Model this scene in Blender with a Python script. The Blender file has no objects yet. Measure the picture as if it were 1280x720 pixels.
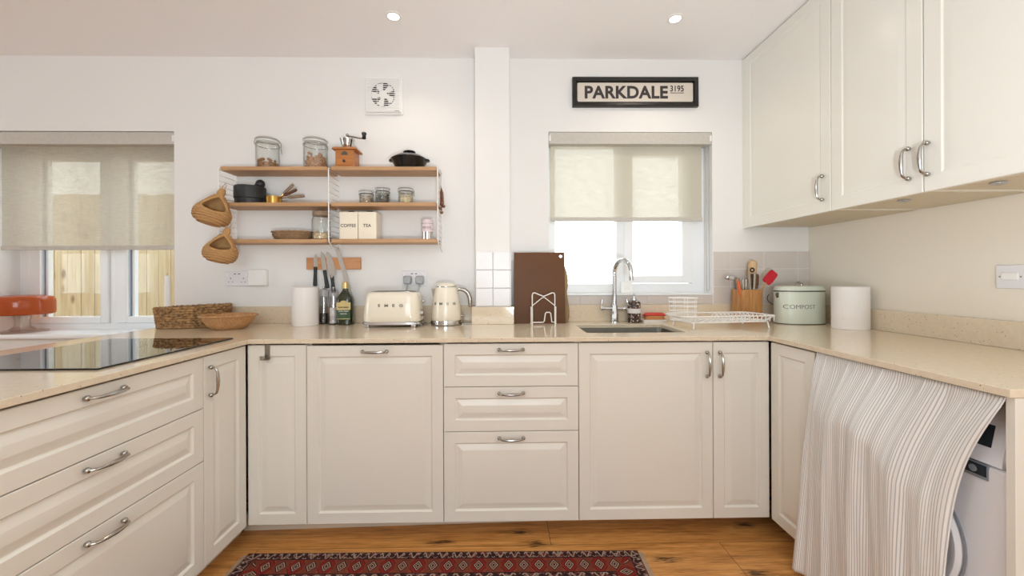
import bpy, bmesh, math, random
from mathutils import Matrix, Vector
random.seed(7)
PI = math.pi
SC = bpy.context.scene
COL = SC.collection
R = math.radians

# ------------------------------------------------------------------ materials
def lin(c):
    out = []
    for v in c:
        v = v / 255.0
        out.append(v / 12.92 if v <= 0.04045 else ((v + 0.055) / 1.055) ** 2.4)
    return tuple(out) + (1.0,)

class NT:
    """small node-graph helper"""
    def __init__(s, m):
        s.t = m.node_tree; s.n = s.t.nodes; s.l = s.t.links
    def new(s, typ, **kw):
        n = s.n.new(typ)
        for k, v in kw.items(): setattr(n, k, v)
        return n
    def put(s, sock, v):
        if hasattr(v, 'is_linked') or isinstance(v, bpy.types.NodeSocket): s.l.new(v, sock)
        else: sock.default_value = v
    def math(s, op, a, b=0.0, c=0.0, clamp=False):
        n = s.new('ShaderNodeMath', operation=op); n.use_clamp = clamp
        s.put(n.inputs[0], a); s.put(n.inputs[1], b); s.put(n.inputs[2], c)
        return n.outputs[0]
    def mix(s, f, a, b):
        n = s.new('ShaderNodeMix', data_type='RGBA')
        s.put(n.inputs[0], f); s.put(n.inputs[6], a); s.put(n.inputs[7], b)
        return n.outputs[2]
    def ramp(s, f, stops, interp='LINEAR'):
        n = s.new('ShaderNodeValToRGB'); cr = n.color_ramp; cr.interpolation = interp
        while len(cr.elements) < len(stops): cr.elements.new(0.5)
        for e, (p, c) in zip(cr.elements, stops): e.position = p; e.color = c
        s.put(n.inputs[0], f); return n.outputs[0]
    def coord(s, kind='Object'):
        return s.new('ShaderNodeTexCoord').outputs[kind]
    def mapping(s, v, scale=(1, 1, 1), loc=(0, 0, 0), rot=(0, 0, 0)):
        n = s.new('ShaderNodeMapping'); s.put(n.inputs[0], v)
        n.inputs['Scale'].default_value = scale; n.inputs['Location'].default_value = loc
        n.inputs['Rotation'].default_value = rot
        return n.outputs[0]
    def noise(s, v, scale=5.0, detail=2.0, rough=0.5):
        n = s.new('ShaderNodeTexNoise'); s.put(n.inputs['Vector'], v)
        n.inputs['Scale'].default_value = scale; n.inputs['Detail'].default_value = detail
        n.inputs['Roughness'].default_value = rough
        return n.outputs[0]
    def voronoi(s, v, scale=5.0, feature='F1', out='Distance', dim='3D'):
        n = s.new('ShaderNodeTexVoronoi', feature=feature, voronoi_dimensions=dim); s.put(n.inputs['Vector'], v)
        n.inputs['Scale'].default_value = scale
        return n.outputs[out]
    def wave(s, v, scale=5.0, dist=0.0, direction='X', detail=2.0, dscale=1.0):
        n = s.new('ShaderNodeTexWave', bands_direction=direction); s.put(n.inputs['Vector'], v)
        n.inputs['Scale'].default_value = scale; n.inputs['Distortion'].default_value = dist
        n.inputs['Detail'].default_value = detail; n.inputs['Detail Scale'].default_value = dscale
        return n.outputs[1]
    def bump(s, h, strength=0.3, dist=0.01):
        n = s.new('ShaderNodeBump'); s.put(n.inputs['Height'], h)
        n.inputs['Strength'].default_value = strength; n.inputs['Distance'].default_value = dist
        return n.outputs[0]

def base_mat(name):
    m = bpy.data.materials.new(name); m.use_nodes = True
    g = NT(m); b = g.n['Principled BSDF']
    return m, g, b

def mat(name, rgb, rough=0.5, metal=0.0, var=0.04, vscale=8.0, bump=0.0, bscale=60.0, coat=0.0, spec=0.5):
    """procedural plain material: faint noise in colour and (optional) bump"""
    m, g, b = base_mat(name)
    c = lin(rgb); co = g.coord()
    if var > 0:
        n = g.noise(co, vscale, 3.0)
        d = tuple(x * (1 - var) for x in c[:3]) + (1,); u = tuple(min(1, x * (1 + var)) for x in c[:3]) + (1,)
        g.put(b.inputs['Base Color'], g.mix(n, d, u))
    else: b.inputs['Base Color'].default_value = c
    b.inputs['Roughness'].default_value = rough; b.inputs['Metallic'].default_value = metal
    b.inputs['Specular IOR Level'].default_value = spec
    b.inputs['Coat Weight'].default_value = coat; b.inputs['Coat Roughness'].default_value = 0.05
    if bump > 0: g.put(b.inputs['Normal'], g.bump(g.noise(co, bscale, 3.0), bump, 0.004))
    return m

def glass_mat(name, rgb=(250, 255, 252), rough=0.0, ior=1.45):
    m, g, b = base_mat(name)
    b.inputs['Base Color'].default_value = lin(rgb); b.inputs['Roughness'].default_value = rough
    b.inputs['Transmission Weight'].default_value = 1.0; b.inputs['IOR'].default_value = ior
    return m

def thin_glass(name, face=(0.97, 0.985, 0.975), edge=(0.80, 0.86, 0.82), refl=1.0, rough=0.0):
    """thin clear glass: see-through face-on, mirror-like at grazing angles"""
    m, g, b = base_mat(name); g.n.remove(b)
    lw = g.new('ShaderNodeLayerWeight'); lw.inputs[0].default_value = 0.5
    f5 = g.math('POWER', lw.outputs['Facing'], 4.0)
    tr = g.new('ShaderNodeBsdfTransparent')
    g.put(tr.inputs[0], g.mix(g.math('POWER', lw.outputs['Facing'], 3.0), tuple(face) + (1,), tuple(edge) + (1,)))
    gl = g.new('ShaderNodeBsdfGlossy'); gl.inputs['Roughness'].default_value = rough
    mx = g.new('ShaderNodeMixShader')
    g.put(mx.inputs[0], g.math('MULTIPLY', g.math('ADD', g.math('MULTIPLY', f5, 0.5), 0.04), refl, clamp=True))
    g.l.new(tr.outputs[0], mx.inputs[1]); g.l.new(gl.outputs[0], mx.inputs[2])
    g.l.new(mx.outputs[0], g.n['Material Output'].inputs[0])
    return m
def pane_mat(): return thin_glass('window_glass', (0.95, 0.97, 0.965), (0.93, 0.96, 0.95), 0.5)

def wood_mat(name, c1, c2, rough=0.45, axis='X', scale=1.0):
    m, g, b = base_mat(name); co = g.coord()
    s = {'X': (2, 30, 30), 'Y': (30, 2, 30), 'Z': (30, 30, 2)}[axis]
    v = g.mapping(co, tuple(q * scale for q in s))
    n1 = g.noise(v, 2.0, 4.0, 0.6); n2 = g.noise(v, 7.0, 2.0)
    f = g.math('ADD', g.math('MULTIPLY', n1, 0.7), g.math('MULTIPLY', n2, 0.3))
    g.put(b.inputs['Base Color'], g.ramp(f, [(0.3, lin(c1)), (0.7, lin(c2))]))
    b.inputs['Roughness'].default_value = rough
    g.put(b.inputs['Normal'], g.bump(n1, 0.1, 0.002))
    return m

def quartz_mat():
    m, g, b = base_mat('beige_quartz'); co = g.coord()
    base = g.mix(g.noise(co, 60.0, 3.0), lin((214, 198, 173)), lin((230, 215, 193)))
    v = g.voronoi(co, 95.0); spk = g.math('LESS_THAN', v, 0.16)
    keep = g.math('GREATER_THAN', g.noise(co, 38.0, 1.0), 0.55)
    base = g.mix(g.math('MULTIPLY', g.math('MULTIPLY', spk, keep), 0.85), base, lin((92, 72, 48)))
    v2 = g.math('LESS_THAN', g.voronoi(co, 170.0), 0.2)
    base = g.mix(g.math('MULTIPLY', v2, 0.35), base, lin((236, 228, 208)))
    g.put(b.inputs['Base Color'], base); b.inputs['Roughness'].default_value = 0.10
    return m

def floor_mat():
    m, g, b = base_mat('oak_boards'); co = g.coord()
    br = g.new('ShaderNodeTexBrick'); br.offset = 0.37; br.offset_frequency = 2
    g.put(br.inputs['Vector'], g.mapping(co, (1, 1, 1), (1.055, 0.66, 0)))
    br.inputs['Color1'].default_value = (0, 0, 0, 1); br.inputs['Color2'].default_value = (1, 1, 1, 1)
    br.inputs['Mortar'].default_value = (0.5, 0.5, 0.5, 1)
    br.inputs['Scale'].default_value = 1.0; br.inputs['Brick Width'].default_value = 2.0
    br.inputs['Row Height'].default_value = 0.22; br.inputs['Mortar Size'].default_value = 0.0011
    sep = g.new('ShaderNodeSeparateColor'); g.l.new(br.outputs['Color'], sep.inputs[0])
    rnd = sep.outputs[0]
    comb = g.new('ShaderNodeCombineXYZ'); g.put(comb.inputs[2], g.math('MULTIPLY', rnd, 9.0))
    va = g.new('ShaderNodeVectorMath', operation='ADD'); g.put(va.inputs[0], co); g.l.new(comb.outputs[0], va.inputs[1])
    P = va.outputs[0]
    n1 = g.noise(g.mapping(P, (1.2, 16, 1)), 2.5, 6.0, 0.68)
    n2 = g.noise(g.mapping(P, (3, 60, 1)), 4.0, 3.0)
    f = g.math('ADD', g.math('MULTIPLY', n1, 0.65), g.math('MULTIPLY', n2, 0.35))
    c = g.ramp(f, [(0.32, lin((134, 86, 40))), (0.5, lin((204, 144, 78))), (0.68, lin((234, 180, 110)))])
    c = g.mix(g.math('MULTIPLY', rnd, 0.35), c, lin((178, 116, 56)))
    # knots and cracks
    kv = g.voronoi(g.mapping(co, (2.2, 6.5, 1), (0.35, 0.2, 0)), 1.0, dim='2D')
    wob = g.math('MULTIPLY', g.math('SUBTRACT', g.noise(g.mapping(co, (9, 60, 1)), 2.0, 4.0), 0.5), 0.55)
    kd = g.math('ADD', kv, wob)
    kn = g.ramp(kd, [(0.03, (1, 1, 1, 1)), (0.08, (0.4, 0.4, 0.4, 1)), (0.2, (0, 0, 0, 1))])
    ks = g.new('ShaderNodeSeparateColor'); g.put(ks.inputs[0], g.voronoi(g.mapping(co, (2.2, 6.5, 1), (0.35, 0.2, 0)), 1.0, out='Color', dim='2D'))
    kn = g.math('MULTIPLY', kn, g.math('GREATER_THAN', ks.outputs[0], 0.42))
    c = g.mix(g.math('MULTIPLY', kn, 0.9), c, lin((46, 24, 10)))
    c = g.mix(br.outputs['Fac'], c, lin((50, 28, 14)))
    g.put(b.inputs['Base Color'], c)
    b.inputs['Roughness'].default_value = 0.42
    g.put(b.inputs['Normal'], g.bump(n2, 0.12, 0.002))
    return m

def rug_mat(W, H):
    m, g, b = base_mat('woven_rug_wool'); co = g.coord()
    sp = g.new('ShaderNodeSeparateXYZ'); g.put(sp.inputs[0], co); x, y = sp.outputs[0], sp.outputs[1]
    ax = g.math('ABSOLUTE', x); ay = g.math('ABSOLUTE', y)
    dx = g.math('SUBTRACT', W / 2, ax); dy = g.math('SUBTRACT', H / 2, ay)
    d = g.math('MINIMUM', dx, dy)
    side = g.math('LESS_THAN', dx, dy)
    along = g.math('ADD', g.math('MULTIPLY', x, g.math('SUBTRACT', 1.0, side)), g.math('MULTIPLY', y, side))
    nz = g.noise(co, 90.0, 2.0); nz2 = g.noise(co, 26.0, 2.0)
    navy, cream, red, brown, rust = lin((24, 22, 30)), lin((186, 168, 150)), lin((136, 34, 28)), lin((92, 56, 40)), lin((140, 60, 44))
    def frac(v, p): return g.math('FRACT', g.math('DIVIDE', v, p))
    def cen(v): return g.math('ABSOLUTE', g.math('SUBTRACT', v, 0.5))
    # motif band: zigzag vine with dark leaves on pale / red ground
    def band(d0, w, per):
        t = g.math('DIVIDE', g.math('SUBTRACT', d, d0), w)
        zig = g.math('MULTIPLY', cen(frac(along, per)), 2.0)
        vine = g.math('LESS_THAN', g.math('ABSOLUTE', g.math('SUBTRACT', zig, t)), 0.17)
        leaf = g.math('LESS_THAN', g.math('ADD', cen(frac(along, per * 2)), g.math('MULTIPLY', g.math('ABSOLUTE', g.math('SUBTRACT', t, 0.5)), 0.5)), 0.2)
        vs_ = g.new('ShaderNodeSeparateColor'); g.put(vs_.inputs[0], g.voronoi(co, 105.0, out='Color'))
        c = g.ramp(vs_.outputs[0], [(0.0, navy), (0.34, lin((112, 50, 48))), (0.55, lin((150, 128, 118))), (0.72, navy), (0.86, lin((96, 70, 66)))], 'CONSTANT')
        c = g.mix(g.math('MULTIPLY', vine, 0.75), c, cream)
        return g.mix(leaf, c, navy)
    u = cen(frac(along, 0.061))
    v = g.math('ABSOLUTE', g.math('DIVIDE', g.math('SUBTRACT', d, 0.083), 0.09))
    mm = g.math('ADD', u, v)
    dia = g.ramp(mm, [(0.0, navy), (0.10, cream), (0.14, brown), (0.25, cream), (0.30, navy), (0.38, red), (0.60, navy), (0.66, rust)], 'CONSTANT')
    alt = g.math('GREATER_THAN', frac(along, 0.122), 0.5)
    dia = g.mix(g.math('MULTIPLY', alt, g.math('GREATER_THAN', mm, 0.38)), dia, g.mix(nz2, brown, rust))
    # inner field of larger stepped diamonds
    fu = cen(frac(x, 0.13)); fv = cen(frac(y, 0.11)); fm = g.math('ADD', fu, fv)
    fld = g.ramp(fm, [(0.0, navy), (0.1, cream), (0.16, rust), (0.3, navy), (0.36, cream), (0.4, red), (0.7, navy), (0.76, brown)], 'CONSTANT')
    c = g.mix(g.math('GREATER_THAN', d, 0.158), g.mix(g.math('GREATER_THAN', d, 0.125), dia, band(0.125, 0.033, 0.045)), fld)
    c = g.mix(g.math('LESS_THAN', d, 0.042), c, band(0.006, 0.036, 0.03))
    for q in (0.042, 0.125, 0.158):
        c = g.mix(g.math('LESS_THAN', g.math('ABSOLUTE', g.math('SUBTRACT', d, q)), 0.0028), c, navy)
    c = g.mix(g.math('LESS_THAN', d, 0.006), c, lin((96, 66, 60)))
    c = g.mix(g.math('MULTIPLY', nz, 0.45), c, lin((96, 60, 52)))
    g.put(b.inputs['Base Color'], c); b.inputs['Roughness'].default_value = 0.95
    b.inputs['Specular IOR Level'].default_value = 0.1
    g.put(b.inputs['Normal'], g.bump(g.noise(co, 400.0, 2.0), 0.5, 0.003))
    return m

def blind_mat(name, rgb, see=0.16, through=0.5):
    m, g, b = base_mat(name); co = g.coord()
    n = g.noise(g.mapping(co, (6, 1, 160)), 3.0, 3.0)
    n2 = g.noise(g.mapping(co, (160, 1, 8)), 3.0, 2.0)
    f = g.math('ADD', g.math('MULTIPLY', n, 0.7), g.math('MULTIPLY', n2, 0.3))
    c = lin(rgb); col = g.mix(f, tuple(q * 0.72 for q in c[:3]) + (1,), tuple(min(1, q * 1.22) for q in c[:3]) + (1,))
    g.n.remove(b)
    df = g.new('ShaderNodeBsdfDiffuse'); tl = g.new('ShaderNodeBsdfTranslucent'); tp = g.new('ShaderNodeBsdfTransparent')
    g.put(df.inputs[0], col); g.put(tl.inputs[0], col)
    m1 = g.new('ShaderNodeMixShader'); m1.inputs[0].default_value = through
    g.l.new(df.outputs[0], m1.inputs[1]); g.l.new(tl.outputs[0], m1.inputs[2])
    m2 = g.new('ShaderNodeMixShader')
    g.put(m2.inputs[0], g.math('MULTIPLY', f, see * 2.0))
    g.l.new(m1.outputs[0], m2.inputs[1]); g.l.new(tp.outputs[0], m2.inputs[2])
    g.l.new(m2.outputs[0], g.n['Material Output'].inputs[0])
    return m

def stripe_mat():
    m, g, b = base_mat('striped_linen')
    sp = g.new('ShaderNodeSeparateXYZ'); g.put(sp.inputs[0], g.coord('UV'))
    u = sp.outputs[0]
    fine = g.math('FRACT', g.math('MULTIPLY', u, 92.0))
    line = g.math('LESS_THAN', g.math('ABSOLUTE', g.math('SUBTRACT', fine, 0.5)), 0.17)
    c = g.mix(g.noise(g.mapping(g.coord('UV'), (40, 300, 1)), 4.0, 2.0), lin((240, 239, 237)), lin((251, 250, 248)))
    c = g.mix(g.math('MULTIPLY', line, 0.56), c, lin((140, 142, 150)))
    fine2 = g.math('FRACT', g.math('MULTIPLY', u, 23.0))
    line2 = g.math('LESS_THAN', g.math('ABSOLUTE', g.math('SUBTRACT', fine2, 0.5)), 0.05)
    c = g.mix(g.math('MULTIPLY', line2, 0.12), c, lin((120, 116, 122)))
    g.n.remove(b)
    df = g.new('ShaderNodeBsdfDiffuse'); tl = g.new('ShaderNodeBsdfTranslucent')
    g.put(df.inputs[0], c); g.put(tl.inputs[0], c)
    bm = g.bump(g.noise(g.mapping(g.coord('UV'), (400, 600, 1)), 1.0, 1.0), 0.2, 0.001)
    g.put(df.inputs['Normal'], bm)
    mx = g.new('ShaderNodeMixShader'); mx.inputs[0].default_value = 0.06
    g.l.new(df.outputs[0], mx.inputs[1]); g.l.new(tl.outputs[0], mx.inputs[2])
    g.l.new(mx.outputs[0], g.n['Material Output'].inputs[0])
    return m

def weave_mat(name, c1, c2, sx=120, sz=160, rough=0.8):
    m, g, b = base_mat(name); co = g.coord()
    v = g.voronoi(g.mapping(co, (sx, sx, sz)), 1.0)
    n = g.noise(co, 30.0, 3.0)
    f = g.math('ADD', g.math('MULTIPLY', v, 0.6), g.math('MULTIPLY', n, 0.45))
    g.put(b.inputs['Base Color'], g.ramp(f, [(0.2, lin(c2)), (0.75, lin(c1))]))
    b.inputs['Roughness'].default_value = rough
    g.put(b.inputs['Normal'], g.bump(g.math('MULTIPLY', v, -1.0), 0.8, 0.004))
    return m

def emit_mat(name, rgb, strength):
    m, g, b = base_mat(name)
    b.inputs['Base Color'].default_value = lin(rgb)
    b.inputs['Emission Color'].default_value = lin(rgb); b.inputs['Emission Strength'].default_value = strength
    return m

M = {}
M['wall'] = mat('wall_paint', (230, 228, 226), 0.85, var=0.015, vscale=2.0, bump=0.05, bscale=220)
M['ceil'] = mat('ceiling_paint', (245, 243, 244), 0.9, var=0.01, vscale=2.0)
M['cab'] = mat('cream_lacquer', (232, 229, 221), 0.24, var=0.012, vscale=3.0)
M['carcass'] = mat('cabinet_board', (222, 213, 198), 0.45, var=0.01)
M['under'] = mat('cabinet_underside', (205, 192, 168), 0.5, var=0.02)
M['chrome'] = mat('polished_chrome', (205, 205, 206), 0.09, 1.0, var=0.0)
M['nickel'] = mat('brushed_nickel', (176, 172, 166), 0.22, 1.0, var=0.03)
M['steel'] = mat('brushed_steel', (158, 154, 146), 0.3, 1.0, var=0.05, vscale=30)
M['pvc'] = mat('white_pvc', (236, 238, 240), 0.3, var=0.01)
M['gasket'] = mat('blue_grey_gasket', (132, 150, 168), 0.5, var=0.02)
M['white_plastic'] = mat('white_plastic', (236, 234, 232), 0.35, var=0.01)
M['socket'] = mat('socket_plastic', (226, 224, 228), 0.3, var=0.01)
M['grey_plastic'] = mat('grey_plastic', (168, 170, 172), 0.45, var=0.03)
M['dark'] = mat('dark_holes', (30, 30, 32), 0.6, var=0.02)
M['black'] = mat('black_enamel', (24, 23, 23), 0.25, var=0.05)
M['black_matt'] = mat('black_cast_iron', (34, 35, 38), 0.55, var=0.15, bump=0.15, bscale=120)
M['blackwood'] = mat('black_frame_wood', (26, 24, 23), 0.4, var=0.1)
M['oak'] = wood_mat('oak_shelf', (172, 130, 90), (200, 160, 118), 0.5, 'X')
M['walnut'] = wood_mat('dark_walnut', (72, 44, 28), (116, 78, 52), 0.5, 'X', 2.0)
M['palewood'] = wood_mat('pale_wood', (196, 156, 112), (222, 188, 146), 0.55, 'Z', 2.0)
M['greywood'] = wood_mat('greyed_wood', (124, 100, 80), (160, 136, 112), 0.6, 'X', 2.0)
M['acacia'] = wood_mat('acacia_wood', (146, 92, 44), (206, 154, 96), 0.45, 'Z', 1.2)
M['rackwood'] = wood_mat('knife_rack_oak', (176, 118, 78), (208, 156, 112), 0.5, 'X', 1.5)
M['beech'] = wood_mat('grinder_beech', (166, 102, 50), (190, 126, 70), 0.4, 'X', 1.5)
M['boardwood'] = wood_mat('olive_board_wood', (120, 92, 50), (160, 128, 78), 0.5, 'Z', 1.0)
M['fibre'] = mat('brown_fibreboard', (94, 56, 20), 0.42, var=0.25, vscale=5.0, bump=0.05, spec=0.25)
M['wire'] = mat('white_wire', (240, 238, 236), 0.35, var=0.0)
M['greywire'] = mat('grey_white_wire', (238, 235, 232), 0.4, var=0.0)
M['cream'] = mat('cream_enamel', (238, 230, 213), 0.12, var=0.005, coat=0.3)
M['tin'] = mat('cream_tin', (236, 226, 208), 0.3, var=0.01)
M['mint'] = mat('mint_enamel', (212, 219, 206), 0.3, var=0.02)
M['rim'] = mat('grey_green_rim', (92, 90, 78), 0.4, 0.3, var=0.05)
M['paper'] = mat('paper_towel', (236, 232, 230), 0.95, var=0.01, bump=0.3, bscale=160, spec=0.1)
M['ink'] = mat('dark_ink', (52, 46, 46), 0.6, var=0.0)
M['greyink'] = mat('grey_ink', (112, 106, 100), 0.5, var=0.0)
M['signpaper'] = mat('sign_print', (214, 204, 192), 0.7, var=0.03, vscale=14)
M['brass'] = mat('brass', (196, 150, 78), 0.22, 1.0, var=0.05)
M['copper'] = mat('copper', (150, 108, 88), 0.38, 0.9, var=0.05)
M['glass'] = thin_glass('clear_glass', (0.985, 0.99, 0.985), (0.66, 0.69, 0.66))
M['acrylic'] = thin_glass('clear_acrylic', (0.93, 0.93, 0.93), (0.48, 0.48, 0.48), 1.6, 0.03)
M['lampglass'] = thin_glass('lamp_clear_glass', (0.97, 0.96, 0.94), (0.8, 0.76, 0.72))
M['oil'] = mat('olive_oil', (44, 46, 14), 0.2, var=0.0)
M['gold'] = mat('gold_cap', (208, 184, 126), 0.3, 0.6, var=0.03)
M['label_green'] = mat('green_label', (58, 84, 58), 0.6, var=0.1)
M['label_gold'] = mat('gold_label', (206, 186, 128), 0.6, var=0.1)
M['label_white'] = mat('white_label', (232, 228, 226), 0.6, var=0.02)
M['pane'] = pane_mat()
M['orange'] = None
M['blade'] = mat('knife_steel', (206, 203, 198), .28, .75, var=.06, vscale=20)
M['quartz'] = quartz_mat()
M['floor'] = floor_mat()
M['blind_a'] = blind_mat('grey_screen_fabric', (226, 220, 208), 0.46, 0.75)
M['blind_b'] = blind_mat('cream_screen_fabric', (224, 219, 205), 0.27, 0.32)
M['blindbox'] = mat('blind_cassette_fabric', (192, 187, 179), 0.8, var=0.12, vscale=60)
M['stripe'] = stripe_mat()
M['seagrass'] = weave_mat('seagrass', (186, 146, 98), (66, 42, 24), 62, 90)
M['rattan'] = weave_mat('pale_rattan', (212, 166, 114), (158, 108, 64), 200, 240, 0.6)
M['rope'] = mat('straw_rope', (186, 142, 92), .85, var=.2, vscale=70, bump=.5, bscale=260)
M['tray'] = weave_mat('tray_weave', (176, 142, 104), (112, 82, 58), 260, 320)
M['tile'] = mat('handmade_white_tile', (228, 226, 228), 0.3, var=0.03, vscale=9, bump=0.35, bscale=28)
M['tile_b'] = mat('pale_stone_tile', (208, 199, 193), 0.4, var=0.04, vscale=14)
M['grout'] = mat('grout', (232, 228, 222), 0.9, var=0.02)
M['hob'] = mat('black_hob_glass', (6, 6, 7), 0.02, var=0.0, spec=0.8)
M['hobmark'] = mat('hob_marking', (92, 92, 94), 0.3, var=0.0)
M['wm'] = mat('white_appliance', (240, 243, 250), 0.25, var=0.005)
M['wmdark'] = mat('appliance_display', (44, 50, 58), 0.15, var=0.02)
M['wmgrey'] = mat('appliance_grey_ring', (150, 156, 166), 0.3, 0.2, var=0.02)
M['red'] = mat('red_silicone', (190, 24, 44), 0.4, var=0.04)
M['redbrush'] = mat('red_brush_back', (206, 60, 52), 0.4, var=0.05)
M['bristle'] = mat('tan_bristles', (204, 138, 84), 0.8, var=0.2, vscale=200)
M['orangeplastic'] = mat('orange_plastic', (206, 96, 40), 0.4, var=0.04)
M['candle'] = mat('white_wax', (240, 238, 236), 0.5, var=0.0)
M['nuts'] = mat('mixed_nuts', (150, 108, 66), 0.6, var=0.7, vscale=70)
M['dates'] = mat('pale_chips', (176, 136, 104), 0.7, var=0.75, vscale=60)
M['seeds'] = mat('dark_seeds', (98, 88, 80), 0.7, var=0.5, vscale=150)
M['pasta'] = mat('pale_grains', (214, 196, 158), 0.7, var=0.3, vscale=120)
M['beans'] = mat('beige_seeds', (172, 150, 120), 0.7, var=0.4, vscale=130)
M['oats'] = mat('oat_flakes', (220, 196, 160), 0.8, var=0.25, vscale=150)
M['salt'] = mat('salt', (240, 238, 236), 0.8, var=0.02)
M['pepper'] = mat('peppercorns', (62, 52, 46), 0.7, var=0.4, vscale=300)
M['pink'] = mat('pale_pink_card', (222, 204, 208), 0.4, var=0.02)
M['fence'] = None

def lamp_mat():
    m, g, b = base_mat('orange_glass_shade')
    b.inputs['Base Color'].default_value = lin((196, 74, 28)); b.inputs['Roughness'].default_value = 0.08
    g.n.remove(g.n['Principled BSDF']) if False else None
    tl = g.new('ShaderNodeBsdfTranslucent'); tl.inputs[0].default_value = lin((226, 120, 48))
    mx = g.new('ShaderNodeMixShader'); mx.inputs[0].default_value = 0.16
    g.l.new(b.outputs[0], mx.inputs[1]); g.l.new(tl.outputs[0], mx.inputs[2])
    n = g.noise(g.coord(), 12.0, 2.0)
    g.put(b.inputs['Base Color'], g.mix(n, lin((176, 78, 36)), lin((196, 96, 46))))
    g.l.new(mx.outputs[0], g.n['Material Output'].inputs[0])
    return m
M['orange'] = lamp_mat()

def fence_mat():
    m, g, b = base_mat('new_pine_boards'); co = g.coord()
    geo = g.new('ShaderNodeNewGeometry'); rnd = geo.outputs['Random Per Island']
    comb = g.new('ShaderNodeCombineXYZ'); g.put(comb.inputs[2], g.math('MULTIPLY', rnd, 11.0))
    va = g.new('ShaderNodeVectorMath', operation='ADD'); g.put(va.inputs[0], co); g.l.new(comb.outputs[0], va.inputs[1])
    n1 = g.noise(g.mapping(va.outputs[0], (24, 24, 1.6)), 1.5, 4.0, 0.6)
    c = g.ramp(n1, [(0.25, lin((172, 144, 106))), (0.5, lin((194, 172, 136))), (0.75, lin((208, 192, 162)))])
    c = g.mix(g.math('MULTIPLY', rnd, 0.35), c, lin((202, 188, 158)))
    kv = g.voronoi(g.mapping(va.outputs[0], (7, 7, 3.2)), 1.0)
    c = g.mix(g.ramp(kv, [(0.10, (0.8, 0.8, 0.8, 1)), (0.2, (0, 0, 0, 1))]), c, lin((104, 70, 40)))
    g.put(b.inputs['Base Color'], c); b.inputs['Roughness'].default_value = 0.8
    return m
M['fence'] = fence_mat()

def potpourri_mat():
    m, g, b = base_mat('dried_petals'); co = g.coord()
    v = g.voronoi(co, 120.0, out='Color')
    s = g.new('ShaderNodeSeparateColor'); g.l.new(v, s.inputs[0])
    g.put(b.inputs['Base Color'], g.ramp(s.outputs[0], [(0.0, lin((40, 30, 28))), (0.3, lin((92, 60, 50))), (0.5, lin((60, 52, 44))), (0.7, lin((176, 130, 116))), (0.9, lin((226, 214, 204)))], 'CONSTANT'))
    b.inputs['Roughness'].default_value = 0.5
    return m
M['potpourri'] = potpourri_mat()

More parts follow.
